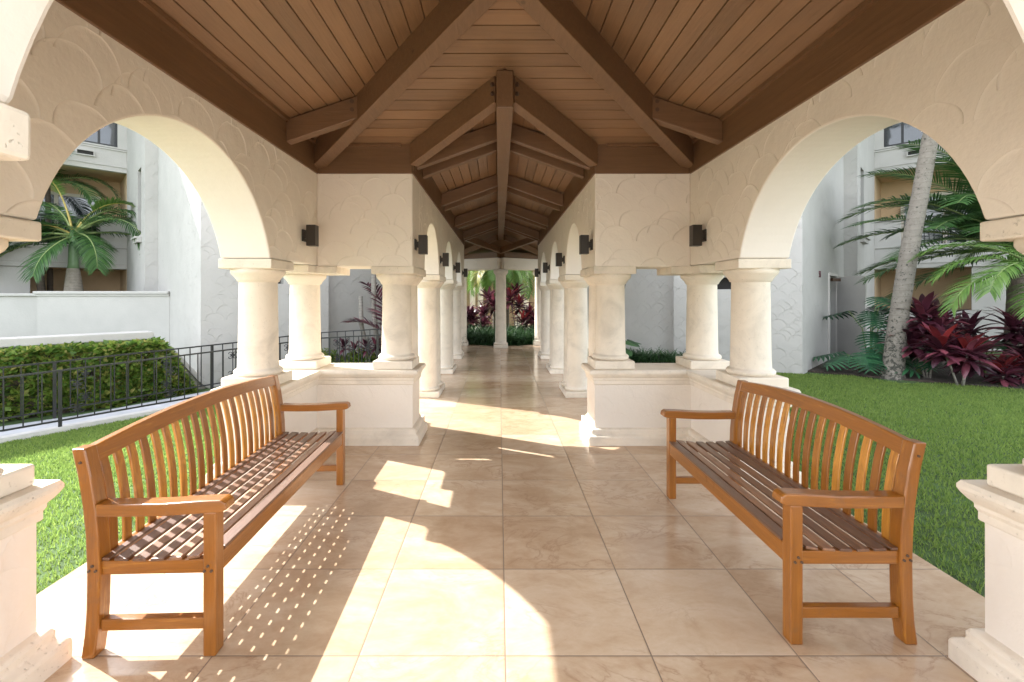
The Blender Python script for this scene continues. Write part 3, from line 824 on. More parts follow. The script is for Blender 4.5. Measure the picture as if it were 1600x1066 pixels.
def apartment(s, label, htower):
    root = thing('apartment_building', label, 'building', (s*5.8, 8.86, 0), group='white stucco apartment buildings')
    def T(o): o.parent = root; o.location = (-s*5.8, -8.86, 0); return o
    pl = [(5.8,8.86),(9.0,12.06),(9.2,11.86),(11.6,14.26),(8.5,17.5),(1.75,14.5),(1.75,13.4),(4.25,10.9),(4.0,10.65)]
    mb = MB(); n = len(pl)
    for i in range(n):
        a, b = pl[i], pl[(i+1) % n]; ops = []
        if i == 0 and s > 0: ops = [(2.50, 3.40, -.3, 1.93)]
        if i == 2: ops = [(.55, 1.15, 3.1, 4.9)] 
        if i == 8: ops = [(.45, 1.45, 1.60, 1.86)] if s > 0 else [(1.0, 1.75, 1.72, 2.0)]
        a2, b2 = (s*a[0], a[1]), (s*b[0], b[1])
        if s > 0: wall_faces(mb, a2, b2, -1.2, htower, ops)
        else:
            L = (V(a)-V(b)).length; ops = [(L-o[1], L-o[0], o[2], o[3]) for o in ops]
            wall_faces(mb, b2, a2, -1.2, htower, ops)
    mb.add([(s*x, y, htower) for x, y in pl], [tuple(range(n)) if s > 0 else tuple(reversed(range(n)))], 0)
    T(mb.build('tower_wall', [M['white'], M['dark']], recalc=False))
    # ledge under the tower window
    e = V((1,1)).normalized()
    p = V((9.2,11.86)) + e*.45; q = p + e*.8
    mb = MB(); mb.beam((s*p.x, p.y, 2.98), (s*q.x, q.y, 2.98), .30, .05); mb.beam((s*p.x, p.y, 2.88), (s*q.x, q.y, 2.88), .2, .10)
    T(mb.build('window_sill', M['white_s'], bevel=.006))
    # balcony front, local frame: x along the facade, y inwards
    fr = bpy.data.objects.new('balcony_front', None)
    ang = -math.pi/4 if s > 0 else math.pi/4
    FL = 7.2
    def B_(mb, name, mat, bev=0, par=None, recalc=True):
        if s < 0: mb.v = [(-x, y, z) for x, y, z in mb.v]
        o = mb.build(name, mat, root, bev, recalc=recalc)
        o.location = (s*(11.6-5.8), 14.26-8.86, 0); o.rotation_euler = (0,0,ang)
        if par:
            o.parent = par; o.location = (0,0,0); o.rotation_euler = (0,0,0)
        return o
    floors = [(2.27, 3.80), (5.25, 6.00), (8.23, 9.05)]
    mb = MB(); mb.box(-1.6, FL, 1.7, 3.2, -1.2, 9.05); B_(mb, 'facade_wall', M['tan'])
    mb = MB(); mb.box(-.3, -.004, .12, 3.2, -1.2, 9.04); B_(mb, 'added_end_wall', M['tan'])  # added to block sun leaking between tower and balcony
    mb = MB(); mb.box(FL, FL+.4, -.1, 3.2, -1.2, 9.3); mb.box(3.6, 3.85, .05, 1.7, -1.2, 8.2); B_(mb, 'party_wall', M['white_s'])
    for k, (zb, zp) in enumerate(floors):
        mb = MB()
        mb.box(0, FL, 0, .16, zb, zb+.62 if k == 0 else zp-.05)
        if k == 0: mb.box(0, .62, 0, .16, zb+.621, zp-.08); mb.box(2.0, 3.6, 0, .16, zb+.621, zp-.3)
        B_(mb, 'balcony_parapet', M['white_s'], .01)
        mb = MB(); mb.box(-.5, FL, .165, 1.695, zb, zb+.16); B_(mb, 'balcony_slab', M['tan'])
        mb = MB()
        mb.box(0, FL, -.025, 0, zb+.14, zb+.18); mb.box(0, FL, -.03, 0, zb+.64, zb+.685)
        if k == 0: mb.box(-.0, .66, -.04, .18, zp-.079, zp)
        else: mb.box(0, FL, -.03, .18, zp-.049, zp)
        B_(mb, 'moulding', M['white_s'], .006)
        if k == 0:
            mb = MB()
            for z in (zb+.66, zp-.05): mb.box(.62, 2.0, .06, .09, z, z+.035)
            for i in range(12): mb.box(.68+i*.11, .695+i*.11, .068, .082, zb+.66, zp-.05)
            B_(mb, 'balcony_railing', M['black'])
        if k < 2:
            # boxed drain scupper on the fascia
            zc = zb + .42 if k else zb+.42
            x0 = .75
            mb = MB(); mb.box(x0, x0+.42, -.07, 0, zc-.07, zc-.04); mb.box(x0, x0+.42, -.07, 0, zc+.07, zc+.10)
            mb.box(x0, x0+.03, -.07, 0, zc-.04, zc+.07); mb.box(x0+.39, x0+.42, -.07, 0, zc-.04, zc+.07)
            v_ = B_(mb, 'vent', M['white_s'])
            mb = MB(); mb.box(x0+.03, x0+.39, -.03, -.005, zc-.04, zc+.07)
            B_(mb, 'grille', M['dark'], 0, v_)
        # sliding door at the back of the balcony
        zf = (zb + .17)
        for (x0, x1) in ((.5, 2.6), (4.2, 6.6)):
            mb = MB(); frame_box(mb, x0, x1, 1.695, zf, zf+2.25, .10, .09); mb.box((x0+x1)/2-.05, (x0+x1)/2+.05, 1.62, 1.694, zf+.1, zf+2.15)
            f = B_(mb, 'sliding_door', M['frame'], .006)
            mb = MB(); mb.box(x0+.1, (x0+x1)/2-.05, 1.655, 1.69, zf+.1, zf+2.15); mb.box((x0+x1)/2+.05, x1-.1, 1.655, 1.69, zf+.1, zf+2.15)
            B_(mb, 'pane', M['glass'], 0, f)
    # top-floor glazing that stands on the second parapet
    mb = MB(); frame_box(mb, .22, 2.3, .12, 6.005, 7.9, .06, .06); mb.box(.62, .68, .06, .119, 6.065, 7.84); mb.box(1.5, 1.56, .06, .119, 6.065, 7.84)
    f = B_(mb, 'window', M['black'])
    mb = MB(); mb.box(.28, 2.24, .075, .10, 6.066, 7.84); B_(mb, 'pane', M['glass'], 0, f)
    for (x0, x1) in ((0, .22), (2.3, FL)):
        mb = MB(); mb.box(x0, x1, 0, .17, 6.0, 8.22); B_(mb, 'facade_pier', M['white_s'])
    # ground floor: near-black panel painting a carport's shade between white piers
    mb = MB(); mb.box(0, FL, .1, .3, -1.2, 1.05); mb.box(2.1, 2.75, .08, .32, 1.051, 2.268); mb.box(5.0, 5.6, .08, .32, 1.051, 2.268)
    B_(mb, 'low_wall', M['white_s'], .01)
    mb = MB(); mb.box(2.8, FL-.05, 1.6, 1.69, -.2, 2.2); B_(mb, 'garage_dark_panel', M['dark'])  # near-black sheet painted in for the garage's shaded depth
    mb = MB(); mb.box(-.3, FL+.6, -.3, 3.4, 9.3, 9.45); B_(mb, 'roof', M['rooftile'])
    if s > 0:
        # utility door standing ajar with its number on the wall
        e = V((1,1)).normalized(); n = V((1,-1)).normalized()
        a = V((5.8,8.86)) + e*2.50; b = V((5.8,8.86)) + e*3.40
        mb = MB()
        for q in (a, b): mb.beam((q.x+n.x*.0, q.y+n.y*.0, -.2), (q.x+n.x*.03, q.y+n.y*.03, -.2), .07, 2.16)
        mb.beam((a.x+n.x*.015, a.y+n.y*.015, 1.93), (b.x+n.x*.015, b.y+n.y*.015, 1.93), .05, .06)
        T(mb.build('door_frame', M['door']))
        hinge = b + n*.03; d2 = V((-.55,-.83)).normalized()
        # leaf hinged on the far jamb, swung out towards the lawn
        d2 = V((.03,-1)).normalized()
        tip = hinge + d2*.86
        mb = MB(); mb.beam((hinge.x, hinge.y, -.1), (tip.x, tip.y, -.1), .045, 2.02)
        dr = T(mb.build('door', M['door'], bevel=.004))
        m2 = V((d2.y, -d2.x)); m2 = m2 if m2.y < 0 else -m2
        h = hinge + d2*.78
        mb = MB()
        mb.tube([(h.x+m2.x*.02, h.y+m2.y*.02, .92), (h.x+m2.x*.06, h.y+m2.y*.06, .92), (h.x+m2.x*.065, h.y+m2.y*.065, .92), (h.x+m2.x*.095, h.y+m2.y*.095, .92)], [.015,.015,.03,.026], 12)
        mb.build('handle', M['bolt'], dr)
        # door closer arm above the leaf
        mb = MB(); c0 = a + e*.25 + n*.02; mb.beam((c0.x, c0.y, 1.80), (c0.x+n.x*.12+e.x*.22, c0.y+n.y*.12+e.y*.22, 1.80), .06, .07)
        mb.build('door_closer', M['bolt'], dr)
        cu = bpy.data.curves.new('number', 'FONT'); cu.body = '51'; cu.size = .20; cu.extrude = .006; cu.align_x = 'CENTER'
        to = bpy.data.objects.new('tmp', cu); COL.objects.link(to)
        dg = bpy.context.evaluated_depsgraph_get(); me = bpy.data.meshes.new_from_object(to.evaluated_get(dg))
        bpy.data.objects.remove(to); me.materials.clear(); me.materials.append(M['sign'])
        o = link('house_number', me, root); q = V((5.8,8.86)) + e*1.55 + n*.008
        o.location = (q.x-5.8, q.y-8.86, 1.86); o.rotation_euler = (math.pi/2, 0, math.pi/4)
    return root
apartment(1, 'white stucco apartment building with an open utility door, behind the leaning palm', 15)
apartment(-1, 'white stucco apartment building with balconies behind the green crownshaft palm and garden wall', 16)

# garden wall left, with cap
gw = thing('garden_wall', 'long grey-white garden wall with moulded cap below the palm', 'wall', (-9.5, 11, -.4))
def G_(o): o.parent = gw; o.location = (9.5, -11, .4); return o
mb = MB(); mb.box(-11.05, -7.9, 10.95, 11.25, -1, 1.50); mb.box(-18, -11.06, 11.35, 11.65, -1, 1.45); G_(mb.build('wall', M['white_s']))
mb = MB(); mb.box(-11.11, -7.9, 10.89, 11.31, 1.501, 1.57); mb.box(-11.08, -7.9, 10.92, 11.28, 1.45, 1.5005); mb.box(-18, -11.12, 11.29, 11.7, 1.451, 1.52)
G_(mb.build('cap', M['white_s'], bevel=.012))
# retaining wall behind the hedge, curling down at its end
rw = thing('retaining_wall', 'low white stucco wall behind the hedge with a curved sloping end', 'wall', (-6.5, 8.1, -.4))
def D_(o): o.parent = rw; o.location = (6.5, -8.1, .4); return o
wl0, wl1 = V((-9.9, 4.35)), V((-5.95, 8.72)); ed = (wl1-wl0).normalized(); Lw = (wl1-wl0).length; nn = V((-ed.y, ed.x))
prof = [(0,.77),(Lw-.55,.77)] + [(Lw-.55+.02+1.05*k/8, .60-.95*(.5-.5*math.cos(math.pi*k/8))) for k in range(9)]
poly = [(0,-1.0)] + prof + [(Lw+.5,-1.0)]
mb = MB(); mb.extrude(poly, lambda u, v, q: (wl0.x+ed.x*u+nn.x*q, wl0.y+ed.y*u+nn.y*q, v), 0, .26); D_(mb.build('wall', M['white_s'], recalc=True))
mb = MB(); cp = prof + [(u+.0, v-.13) for u, v in reversed(prof)]
mb.extrude(cp, lambda u, v, q: (wl0.x+ed.x*u+nn.x*q, wl0.y+ed.y*u+nn.y*q, v+.05), -.09, .31); D_(mb.build('cap', M['white_s'], recalc=True, bevel=.012))

# ------------------------------------------------------------------ PLANTS
def rnd(a, b): return random.uniform(a, b)
def leaf_quads(mb, pts, size, flat=.5):
    for p in pts:
        a = rnd(0, 6.28); el = rnd(-.6, .9); d = V((math.cos(a)*math.cos(el), math.sin(a)*math.cos(el), math.sin(el)))
        s_ = d.cross(V((rnd(-1,1), rnd(-1,1), rnd(.2,1)))).normalized(); L = size*rnd(.5,1.45); w = L*flat
        q = V(p); mb.v += [tuple(q), tuple(q + d*L*.5 + s_*w*.5), tuple(q + d*L), tuple(q + d*L*.5 - s_*w*.5)]
        o = len(mb.v)-4; mb.f.append([o,o+1,o+2,o+3]); mb.m.append(0); mb.sm.append(False)
# hedge: clipped green wall of small leaves
hg = thing('hedge', 'clipped green hedge wall running behind the black fences', 'hedge', (-6.5, 7.4, -.38))
h0, h1 = V((-9.55, 4.28)), V((-5.55, 8.7)); he = (h1-h0).normalized(); hl = (h1-h0).length; hn = V((-he.y, he.x))
core = MB(); 
def hz(u): 
    k = max(0, (u-(hl-.80))/.72); return .62 - 1.05*(.5-.5*math.cos(math.pi*min(1,k)))
top = [(u, hz(u)-.04) for u in [hl*i/60 for i in range(61)]]
core.extrude([(0,-.7)] + top + [(hl,-.7)], lambda u, v, q: (h0.x+he.x*u+hn.x*q, h0.y+he.y*u+hn.y*q, v), .07, .26)
o = core.build('stems', M['soil'], hg, recalc=True); o.location = (6.5, -7.4, .38)
mb = MB(); pts = []
for i in range(20000):
    u = hl*math.sqrt(random.random()); zt_ = hz(u); z0 = -.38 + .02
    if zt_ < z0+.05: continue
    z = rnd(z0, zt_); bul = .035*math.sin(u*5.1+z*7)+.025*math.sin(u*13-z*11)
    q = rnd(-.01,.09)-bul
    if random.random() < .18: z = zt_ + rnd(-.03,.04); q = rnd(0,.25)
    pts.append((h0.x+he.x*u+hn.x*q, h0.y+he.y*u+hn.y*q, z))
leaf_quads(mb, pts, .09, .6)
o = mb.build('foliage', M['hedge'], hg); o.location = (6.5, -7.4, .38)

# lawn grass
def grass_mesh(name, regions, label):
    P = []; rng = np.random.default_rng(5)
    for (x0, x1, y0, y1, n, keep) in regions:
        x = rng.uniform(x0, x1, n); y = rng.uniform(y0, y1, n); k = keep(x, y); P.append(np.stack([x[k], y[k]], 1))
    P = np.concatenate(P); n = len(P)
    z = -.06 - .33*np.clip((-2.4-P[:,0])/4, 0, 1)
    dist = np.hypot(P[:,0], P[:,1]); h = rng.uniform(.018, .042, n); w = rng.uniform(.0028,.005,n)*np.clip(dist/3.2, .8, 2.4)
    a = rng.uniform(0, 6.283, n); b = rng.uniform(0, 6.283, n); lean = rng.uniform(.0, .9, n)*h
    v = np.zeros((n, 3, 3))
    v[:,0] = np.stack([P[:,0]-np.cos(a)*w, P[:,1]-np.sin(a)*w, z-.004], 1)
    v[:,1] = np.stack([P[:,0]+np.cos(a)*w, P[:,1]+np.sin(a)*w, z-.004], 1)
    v[:,2] = np.stack([P[:,0]+np.cos(b)*lean, P[:,1]+np.sin(b)*lean, z+h], 1)
    me = bpy.data.meshes.new(name); me.vertices.add(3*n); me.loops.add(3*n); me.polygons.add(n)
    me.vertices.foreach_set('co', v.reshape(-1)); me.loops.foreach_set('vertex_index', np.arange(3*n))
    me.polygons.foreach_set('loop_start', np.arange(0, 3*n, 3)); me.update(calc_edges=True); me.materials.append(M['grass'])
    return tag(link(name, me), label, 'grass', kind='stuff')
fa, fb = V((-8.4,4.0)), V((-3.3,8.45))
def left_ok(x, y):
    # in front of the fence line (towards the pavilion)
    ok = np.ones_like(x, bool)
    pts_ = front
    yl = np.interp(x, [p[0] for p in pts_], [p[1] for p in pts_])
    return y < yl - .14
grass_mesh('lawn_grass', [(-6.6,-2.34,-.6,8.2,150000,left_ok), (-2.34,-1.45,5.1,8.3,9000,left_ok)], 'short sunlit grass between the pavilion and the fence')
grass_mesh('lawn_grass', [(2.34,8.6,-.6,9.2,190000,lambda x,y: (y < 9.0-.25*np.maximum(0,x-5.5)) & (y < 7.95 + 3*np.maximum(0, 6.9-x))), (1.45,2.34,5.1,9.6,9000,lambda x,y: x>0), (2.34,5,8.9,10.2,14000,lambda x,y: y<14.3-x)],
           'short green grass of the shaded lawn behind the right bench')

def lance(mb, base, az, el0, L, w, bend, n=6, twist=0, mi=0):
    """strap leaf from base, starting at elevation el0, bending down by bend"""
    pts = []; p = V(base); el = el0; ws = []
    for i in range(n+1):
        pts.append(p.copy()); f = i/n
        ws.append(w*(math.sin(math.pi*min(1, .12+f*.88))**.7) if i < n else .002)
        d = V((math.cos(az)*math.cos(el), math.sin(az)*math.cos(el), math.sin(el)))
        p = p + d*(L/n); el -= bend/n
    side = V((-math.sin(az), math.cos(az), twist))
    mb.ribbon(pts, ws, side, .35, mi)
def cordyline(x, y, canes, label, group='burgundy ti plants', mat='cordy', leaf=.42, lw=.085, red=.12, nl=26):
    z0 = zt(x, y)
    t = thing('ti_plant', label, 'plant', (x, y, z0), group=group)
    st = MB(); mb = MB(); acc = MB()
    for (dx, dy, h) in canes:
        pts = [(dx*.15,dy*.15,-.03),(dx*.5,dy*.5,h*.45),(dx,dy,h)]
        st.tube(pts, [.018,.016,.013], 7)
        for i in range(nl):
            f = i/nl; az = i*2.4 + rnd(-.2,.2); el = 1.45 - 1.75*f + rnd(-.15,.15)
            b_ = (dx, dy, h - .16*f*leaf/.42)
            L = leaf*(.6+.5*math.sin(math.pi*min(1,.25+f*.7)))*rnd(.85,1.1)
            lance(acc if (f < .22 and random.random() < .75 and red > 0) else mb, b_, az, el, L, lw*rnd(.8,1.15), 1.0+rnd(-.2,.4), 6, rnd(-.3,.3))
    st.build('stem', M['cane'], t); mb.build('foliage', M[mat], t)
    if acc.v: acc.build('young_leaf', M['cordyred'] if red >= .5 else M[mat], t)
    return t
def monstera(x, y, leaves, label, mat='monst', scale=1.0, slits=True, group=None, z0=None):
    z0 = zt(x, y) if z0 is None else z0
    t = thing('split_leaf_plant' if slits else 'elephant_ear_plant', label, 'plant', (x, y, z0), group=group)
    st = MB(); mb = MB()
    for (az, reach, h, size, tilt) in leaves:
        tip = V((math.cos(az)*reach, math.sin(az)*reach, h)); mid = V((tip.x*.35, tip.y*.35, h*.7))
        st.tube([(0,0,-.03), mid, tip], [.014,.011,.008], 6)
        # blade frame: points outwards and down
        d = V((math.cos(az)*math.cos(tilt), math.sin(az)*math.cos(tilt), math.sin(tilt))); sd = V((-math.sin(az), math.cos(az), 0)); up = sd.cross(d)
        if up.z < 0: up = -up
        S = size*scale; lobes = 9
        def rim(f, s_):
            wdt = .52*math.sin(math.pi*(.10+.86*f))**.75*(1.12-.35*f)
            return wdt
        for s_ in (-1, 1):
            if slits:
                for k in range(lobes):
                    fm = (k+.5)/lobes; wd = rim(fm, s_)*S*1.2
                    sp = S*1.0/lobes; ax = V(tip) + d*(sp*k)
                    fwd = d*(S*(-.16+.42*fm))
                    r0, r1 = ax, ax + d*sp
                    def q(fr_, a_): return ax + d*(sp*a_) + sd*s_*wd*fr_ + fwd*fr_ + up*(wd*(.16*fr_-.52*fr_*fr_))
                    vs = [r0, r1, q(.42,.97), q(.78,.80), q(1.0,.45), q(.78,.12), q(.42,.03)]
                    o = len(mb.v); mb.v += [tuple(v_) for v_ in vs]
                    mb.f += [[o,o+1,o+2,o+6],[o+6,o+2,o+3,o+5],[o+5,o+3,o+4]]; mb.m += [0]*3; mb.sm += [True]*3
            else:
                n = 9; o = len(mb.v)
                for i in range(n+1):
                    f = i/n; c = V(tip)+d*((f-.18)*S if f > .18 else (f-.18)*S*.9); wd = rim(f, s_)*S*.85
                    if f < .18: c2 = V(tip)
                    else: c2 = c
                    mb.v += [tuple(c2), tuple(c+sd*s_*wd*.55+up*wd*.12), tuple(c+sd*s_*wd-up*wd*.12)]
                for i in range(n):
                    a = o+3*i; mb.f += [[a,a+1,a+4,a+3],[a+1,a+2,a+5,a+4]]; mb.m += [0,0]; mb.sm += [True,True]
    st.build('stem', M['stem'], t); mb.build('foliage', M[mat], t)
    return t
def frond(mb, rm, base, az, el0, L, bend, ll, nlf=42, droop=.7, start=.18, vee=.35, w=.028, roll=0, curlaz=0, mi=0, rr=.016):
    n = 16; pts = []; p = V(base); el = el0; a = az
    for i in range(n+1):
        pts.append(p.copy())
        p = p + V((math.cos(a)*math.cos(el), math.sin(a)*math.cos(el), math.sin(el)))*(L/n)
        el -= bend/n*(.45+1.1*i/n); a += curlaz/n
    rm.tube(pts, [rr*(1-.82*i/n) for i in range(n+1)], 6)
    for k in range(nlf):
        f = start + (1-start)*(k+.5)/nlf; q = f*n; i = min(int(q), n-1); b_ = pts[i].lerp(pts[i+1], q-i)
        t = (pts[i+1]-pts[i]).normalized(); sd0 = V((-math.sin(a), math.cos(a), 0)); sd = (sd0 - t*sd0.dot(t)).normalized(); up = sd.cross(t)
        if up.z < 0: up = -up
        if roll: sd = sd*math.cos(roll)+up*math.sin(roll); up = sd.cross(t); 
        lf = ll*(math.sin(math.pi*(.12+.80*(f-start)/(1-start)))**.6)*rnd(.9,1.08)
        fw = .35 + .75*f
        for s_ in (-1, 1):
            d = (sd*s_ + t*fw + up*(vee+rnd(-.12,.12))).normalized(); pp = b_.copy(); lp = []; 
            for r in range(4):
                lp.append(pp.copy()); pp = pp + d*(lf/3); d = (d - V((0,0,1))*droop*.38).normalized()
            mb.ribbon(lp, [w*.6, w, w*.75, .002], t, .3, mi)
def tube_trunk(name, pts, radii, mat, parent, n=18):
    mb = MB(); 
    # dense sampling with little ring swellings
    P = [V(p) for p in pts]; out = []; rr = []
    K = 14
    for i in range(len(P)-1):
        for k in range(K + (i == len(P)-2)):
            f = k/K; out.append(P[i].lerp(P[i+1], f)); rr.append((radii[i]*(1-f)+radii[i+1]*f)*(1+.018*math.sin((i*K+k)*2.1)))
    mb.tube(out, rr, n); return mb.build(name, mat, parent)

# --- left: green-crownshaft palm behind the garden wall
t = thing('palm_tree', 'young palm with green crownshaft and ringed trunk rising behind the garden wall', 'palm tree', (-12.0, 12.9, -.4))
tube_trunk('trunk', [(0,0,-.1),(0,0,1.2),(.01,0,2.02),(.0,0,2.62)], [.27,.24,.21,.14], M['bark2'], t)
mb = MB(); mb.lathe([(.135,2.60),(.118,2.75),(.105,3.2),(.06,3.7)], n=16); mb.build('crownshaft', M['shaft'], t)
fr = MB(); rm = MB()
for (az, el, L, bend) in ((-.12,.62,3.0,2.5),(3.25,.45,2.6,2.4),(3.5,-.15,2.4,1.1),(-.5,.1,2.0,1.9),(2.7,.9,2.6,2.4),(.6,.75,2.8,2.3),(1.3,.9,2.8,2.2),(2.1,.8,2.8,2.2),
    (3.9,.1,2.2,1.8),(.2,1.0,2.5,2.6),(2.95,1.15,2.6,2.6),(1.7,.35,2.8,1.6),(.9,.3,2.8,1.6),(2.5,.3,2.8,1.7),(4.6,-.5,1.6,1.0)):
    frond(fr, rm, (0,0,3.55), az, el, L, bend, .66, 46, .85, .16, .12, .036, rr=.033)
fr.build('frond', M['palm'], t); rm.build('frond_stalk', M['stem'], t)
fr = MB(); rm = MB(); frond(fr, rm, (0,0,3.55), .15, 1.12, 2.1, 1.9, .55, 40, .45, .40, .3, .04, rr=.035)
fr.build('frond', M['palmlight'], t); fr = MB(); frond(fr, rm, (0,0,3.55), 2.75, 1.22, 2.4, .9, .35, 26, .6, .55, .3, .03, rr=.035)
fr.build('frond', M['palmlight'], t); fr = MB(); frond(fr, rm, (0,0,3.55), 3.35, .62, 1.7, 2.3, .55, 36, .8, .3, .3, .036, rr=.03)
fr.build('frond', M['palmlight'], t); rm.build('frond_stalk', M['ystem'], t)
# --- left: two slim brown trunks with dark fronds
def dark_palm(x, y, top, label, nf, base_r=.10, lean=(0,0), mat='palm', ll=.6, fl=2.0, grp='dark leaning palms', seed=1):
    random.seed(seed); z0 = zt(x, y)
    t = thing('palm_tree', label, 'palm tree', (x, y, z0), group=grp)
    h = top - z0; tp = V((lean[0], lean[1], h))
    tube_trunk('trunk', [(0,0,-.1),(lean[0]*.4,lean[1]*.4,h*.5),tp], [base_r*1.3,base_r,base_r*.85], M['bark3'], t, 12)
    fr = MB(); rm = MB()
    for i in range(nf):
        frond(fr, rm, tp, i*2.4+rnd(-.3,.3), rnd(.1,1.2), fl*rnd(.8,1.1), rnd(1.4,2.4), ll, 36, .8, .15, .3, .035, rr=.025)
    fr.build('frond', M[mat], t); rm.build('frond_stalk', M['stem'], t); return t
dark_palm(-12.95, 13.1, 2.7, 'dark bushy palm at the left edge beside the garden wall', 16, .10, (-.35,.1), seed=3)
dark_palm(-13.3, 13.6, 4.8, 'slim brown-trunked palm behind the crownshaft palm, leaning left', 9, .07, (-.3,.2), seed=4)
# a potted-looking dark shrub under the balcony
monstera(-10.9, 13.0, [(i*.9, .35, 1.75+.2*math.sin(i*2.1), .3, .2) for i in range(12)], 'small dark shrub peeking over the garden wall by the balcony', 'palm', 1, False)

# --- right: leaning grey coconut trunk
t = thing('palm_tree', 'tall leaning palm with smooth pale grey trunk on the right lawn', 'palm tree', (7.22, 8.48, -.06))
tube_trunk('trunk', [(-.03,0,-.08),(0,0,.12),(.09,.02,.9),(.30,.03,2.2),(.55,.05,3.4),(.9,.08,5.2),(1.2,.1,7.2)], [.235,.17,.146,.138,.128,.118,.105], M['bark'], t, 24)
fr = MB(); rm = MB()
for i in range(11): frond(fr, rm, (1.2,.1,7.15), i*2.4, rnd(.0,1.1), 2.9, rnd(1.4,2.2), .7, 40, .8, .15, .3, .04, rr=.03)
fr.build('frond', M['palm'], t); rm.build('frond_stalk', M['stem'], t)
# --- right: feathery palm whose fronds sweep in from the right
random.seed(21)
t = thing('palm_tree', 'feathery palm with long drooping fronds sweeping in from the right edge', 'palm tree', (10.35, 9.3, -.06), group='feathery garden palms')
tube_trunk('trunk', [(0,0,-.1),(.05,0,1.2),(.1,0,2.5)], [.17,.14,.12], M['bark3'], t, 14)
fr = MB(); rm = MB()
for (az, el, L, bend) in ((3.0,.75,3.2,1.2),(3.3,.25,3.0,.9),(2.8,1.05,3.2,1.2),(3.6,.8,3.0,1.5),(2.5,.85,3.2,1.5),(1.8,1.1,2.8,1.5),(.6,.9,2.6,1.6),(5.2,.9,2.6,1.8),(4.4,.6,2.8,1.5),
    (3.15,1.25,3.3,1.35),(2.95,.0,2.8,.6),(3.5,.5,2.9,1.1),(2.6,.45,3.0,1.0),(3.1,.45,3.3,.8),(3.8,1.15,3.1,1.4),(3.45,1.0,3.2,1.25),(2.9,-.25,2.4,.5),(4.0,.2,2.6,1.0),(3.25,1.4,3.0,1.0),(2.3,.1,2.6,.7),(3.7,.4,2.6,.9),(4.2,.9,2.6,1.5),(3.9,.55,2.8,1.3),(3.55,1.25,2.8,1.6),(3.0,1.0,2.4,1.7),(2.7,.7,2.2,1.4),(3.4,.75,2.2,1.5)):
    frond(fr, rm, (.1,0,2.45), az, el, L, bend, .66, 60, .5, .12, .22, .034, rr=.03)
fr.build('frond', M['palm'], t); rm.build('frond_stalk', M['stem'], t)
t = thing('palm_tree', 'lighter green palm with bright arching frond in front of the burgundy plants', 'palm tree', (8.75, 7.2, -.06), group='feathery garden palms')
tube_trunk('trunk', [(0,0,-.1),(.02,0,.8),(.05,0,1.75)], [.12,.10,.08], M['bark3'], t, 12)
fr = MB(); rm = MB()
for (az, el, L, bend) in ((3.05,.45,1.9,1.9),(3.3,.7,1.7,2.2),(2.75,.75,1.8,1.9),(2.4,.9,2.0,1.7),(1.4,.9,2.2,1.7),(.2,.9,2.0,1.7),(4.8,.9,1.7,1.9),(3.6,.15,1.3,1.3)):
    frond(fr, rm, (.05,0,1.7), az, el, L, bend, .50, 54, .85, .10, .25, .026, rr=.022)
fr.build('frond', M['palmlight'], t); rm.build('frond_stalk', M['stem'], t)
# --- right: broad split-leaf plants by the door
random.seed(8)
monstera(7.62, 9.5, [(4.6,.25,1.5,.55,-.35),(4.2,.2,1.2,.5,-.6),(5.2,.4,1.2,.6,-.5),(4.2,.4,.80,.55,-.6),(5.4,.6,.75,.6,-.6),(4.75,.55,1.0,.62,-.65),(.5,.4,1.3,.6,-.3),(2,.4,1.2,.55,-.3)],
         'tall split-leaf plant with big deep green leaves between the door and the grey trunk', 'monst', 1.05, group='split-leaf plants')
monstera(7.12, 9.1, [(4.2,.35,.42,.55,-.45),(3.4,.4,.36,.5,-.4),(5.1,.4,.38,.55,-.45),(2.6,.3,.4,.5,-.3),(5.9,.35,.40,.5,-.4),(4.7,.25,.5,.45,-.6)],
         'low split-leaf plant spreading bluish leaves at the foot of the door', 'monst', 1.05, group='split-leaf plants')
monstera(7.95, 8.75, [(4.2,.3,.42,.45,-.45),(5.3,.35,.40,.45,-.45),(3.4,.3,.36,.42,-.4),(1,.3,.5,.4,-.3)], 'small split-leaf plant tucked just right of the grey trunk base', 'monst', 1.0, group='split-leaf plants')
monstera(9.35, 8.9, [(i*1.05,.35,.55+.12*(i%3),.5,-.3) for i in range(7)], 'broad-leaved plant under the feathery fronds at the right edge', 'monst', .9, False)
# --- right: burgundy ti plants
random.seed(31)
cordyline(7.75, 8.35, [(-.10,.0,1.20),(.30,.15,1.10),(.05,-.1,.85),(-.2,.1,.7)], 'tallest burgundy ti plant just right of the grey trunk', red=.3, leaf=.52, lw=.12, nl=40)
cordyline(7.75, 7.75, [(.05,-.05,.60),(-.25,.1,.68),(.3,.15,.5)], 'burgundy ti plant with a scarlet heart in front of the tallest one', red=.6, leaf=.50, lw=.115, nl=36)
cordyline(8.45, 7.75, [(.0,0,.24),(.15,.1,.3)], 'lowest ti plant with bright red young leaves near the bed edge', red=.9, leaf=.38, nl=24, lw=.1)
cordyline(9.45, 8.3, [(-.2,0,1.0),(.2,.1,.8),(-.1,-.2,.6)], 'dark ti plant beneath the bright arching frond', red=0, leaf=.5, lw=.11, nl=34)
cordyline(9.3, 7.6, [(-.2,0,.5),(.15,.1,.65),(0,.3,.45),(-.45,.1,.35)], 'dense dark ti plant filling the right edge of the bed', red=0, leaf=.48, lw=.1, nl=34)
cordyline(8.9, 8.9, [(-.2,0,.7),(.25,.1,.85)], 'dark green-stemmed ti plant at the back of the bed, under the feathery fronds', red=0, leaf=.5, lw=.11, nl=30)
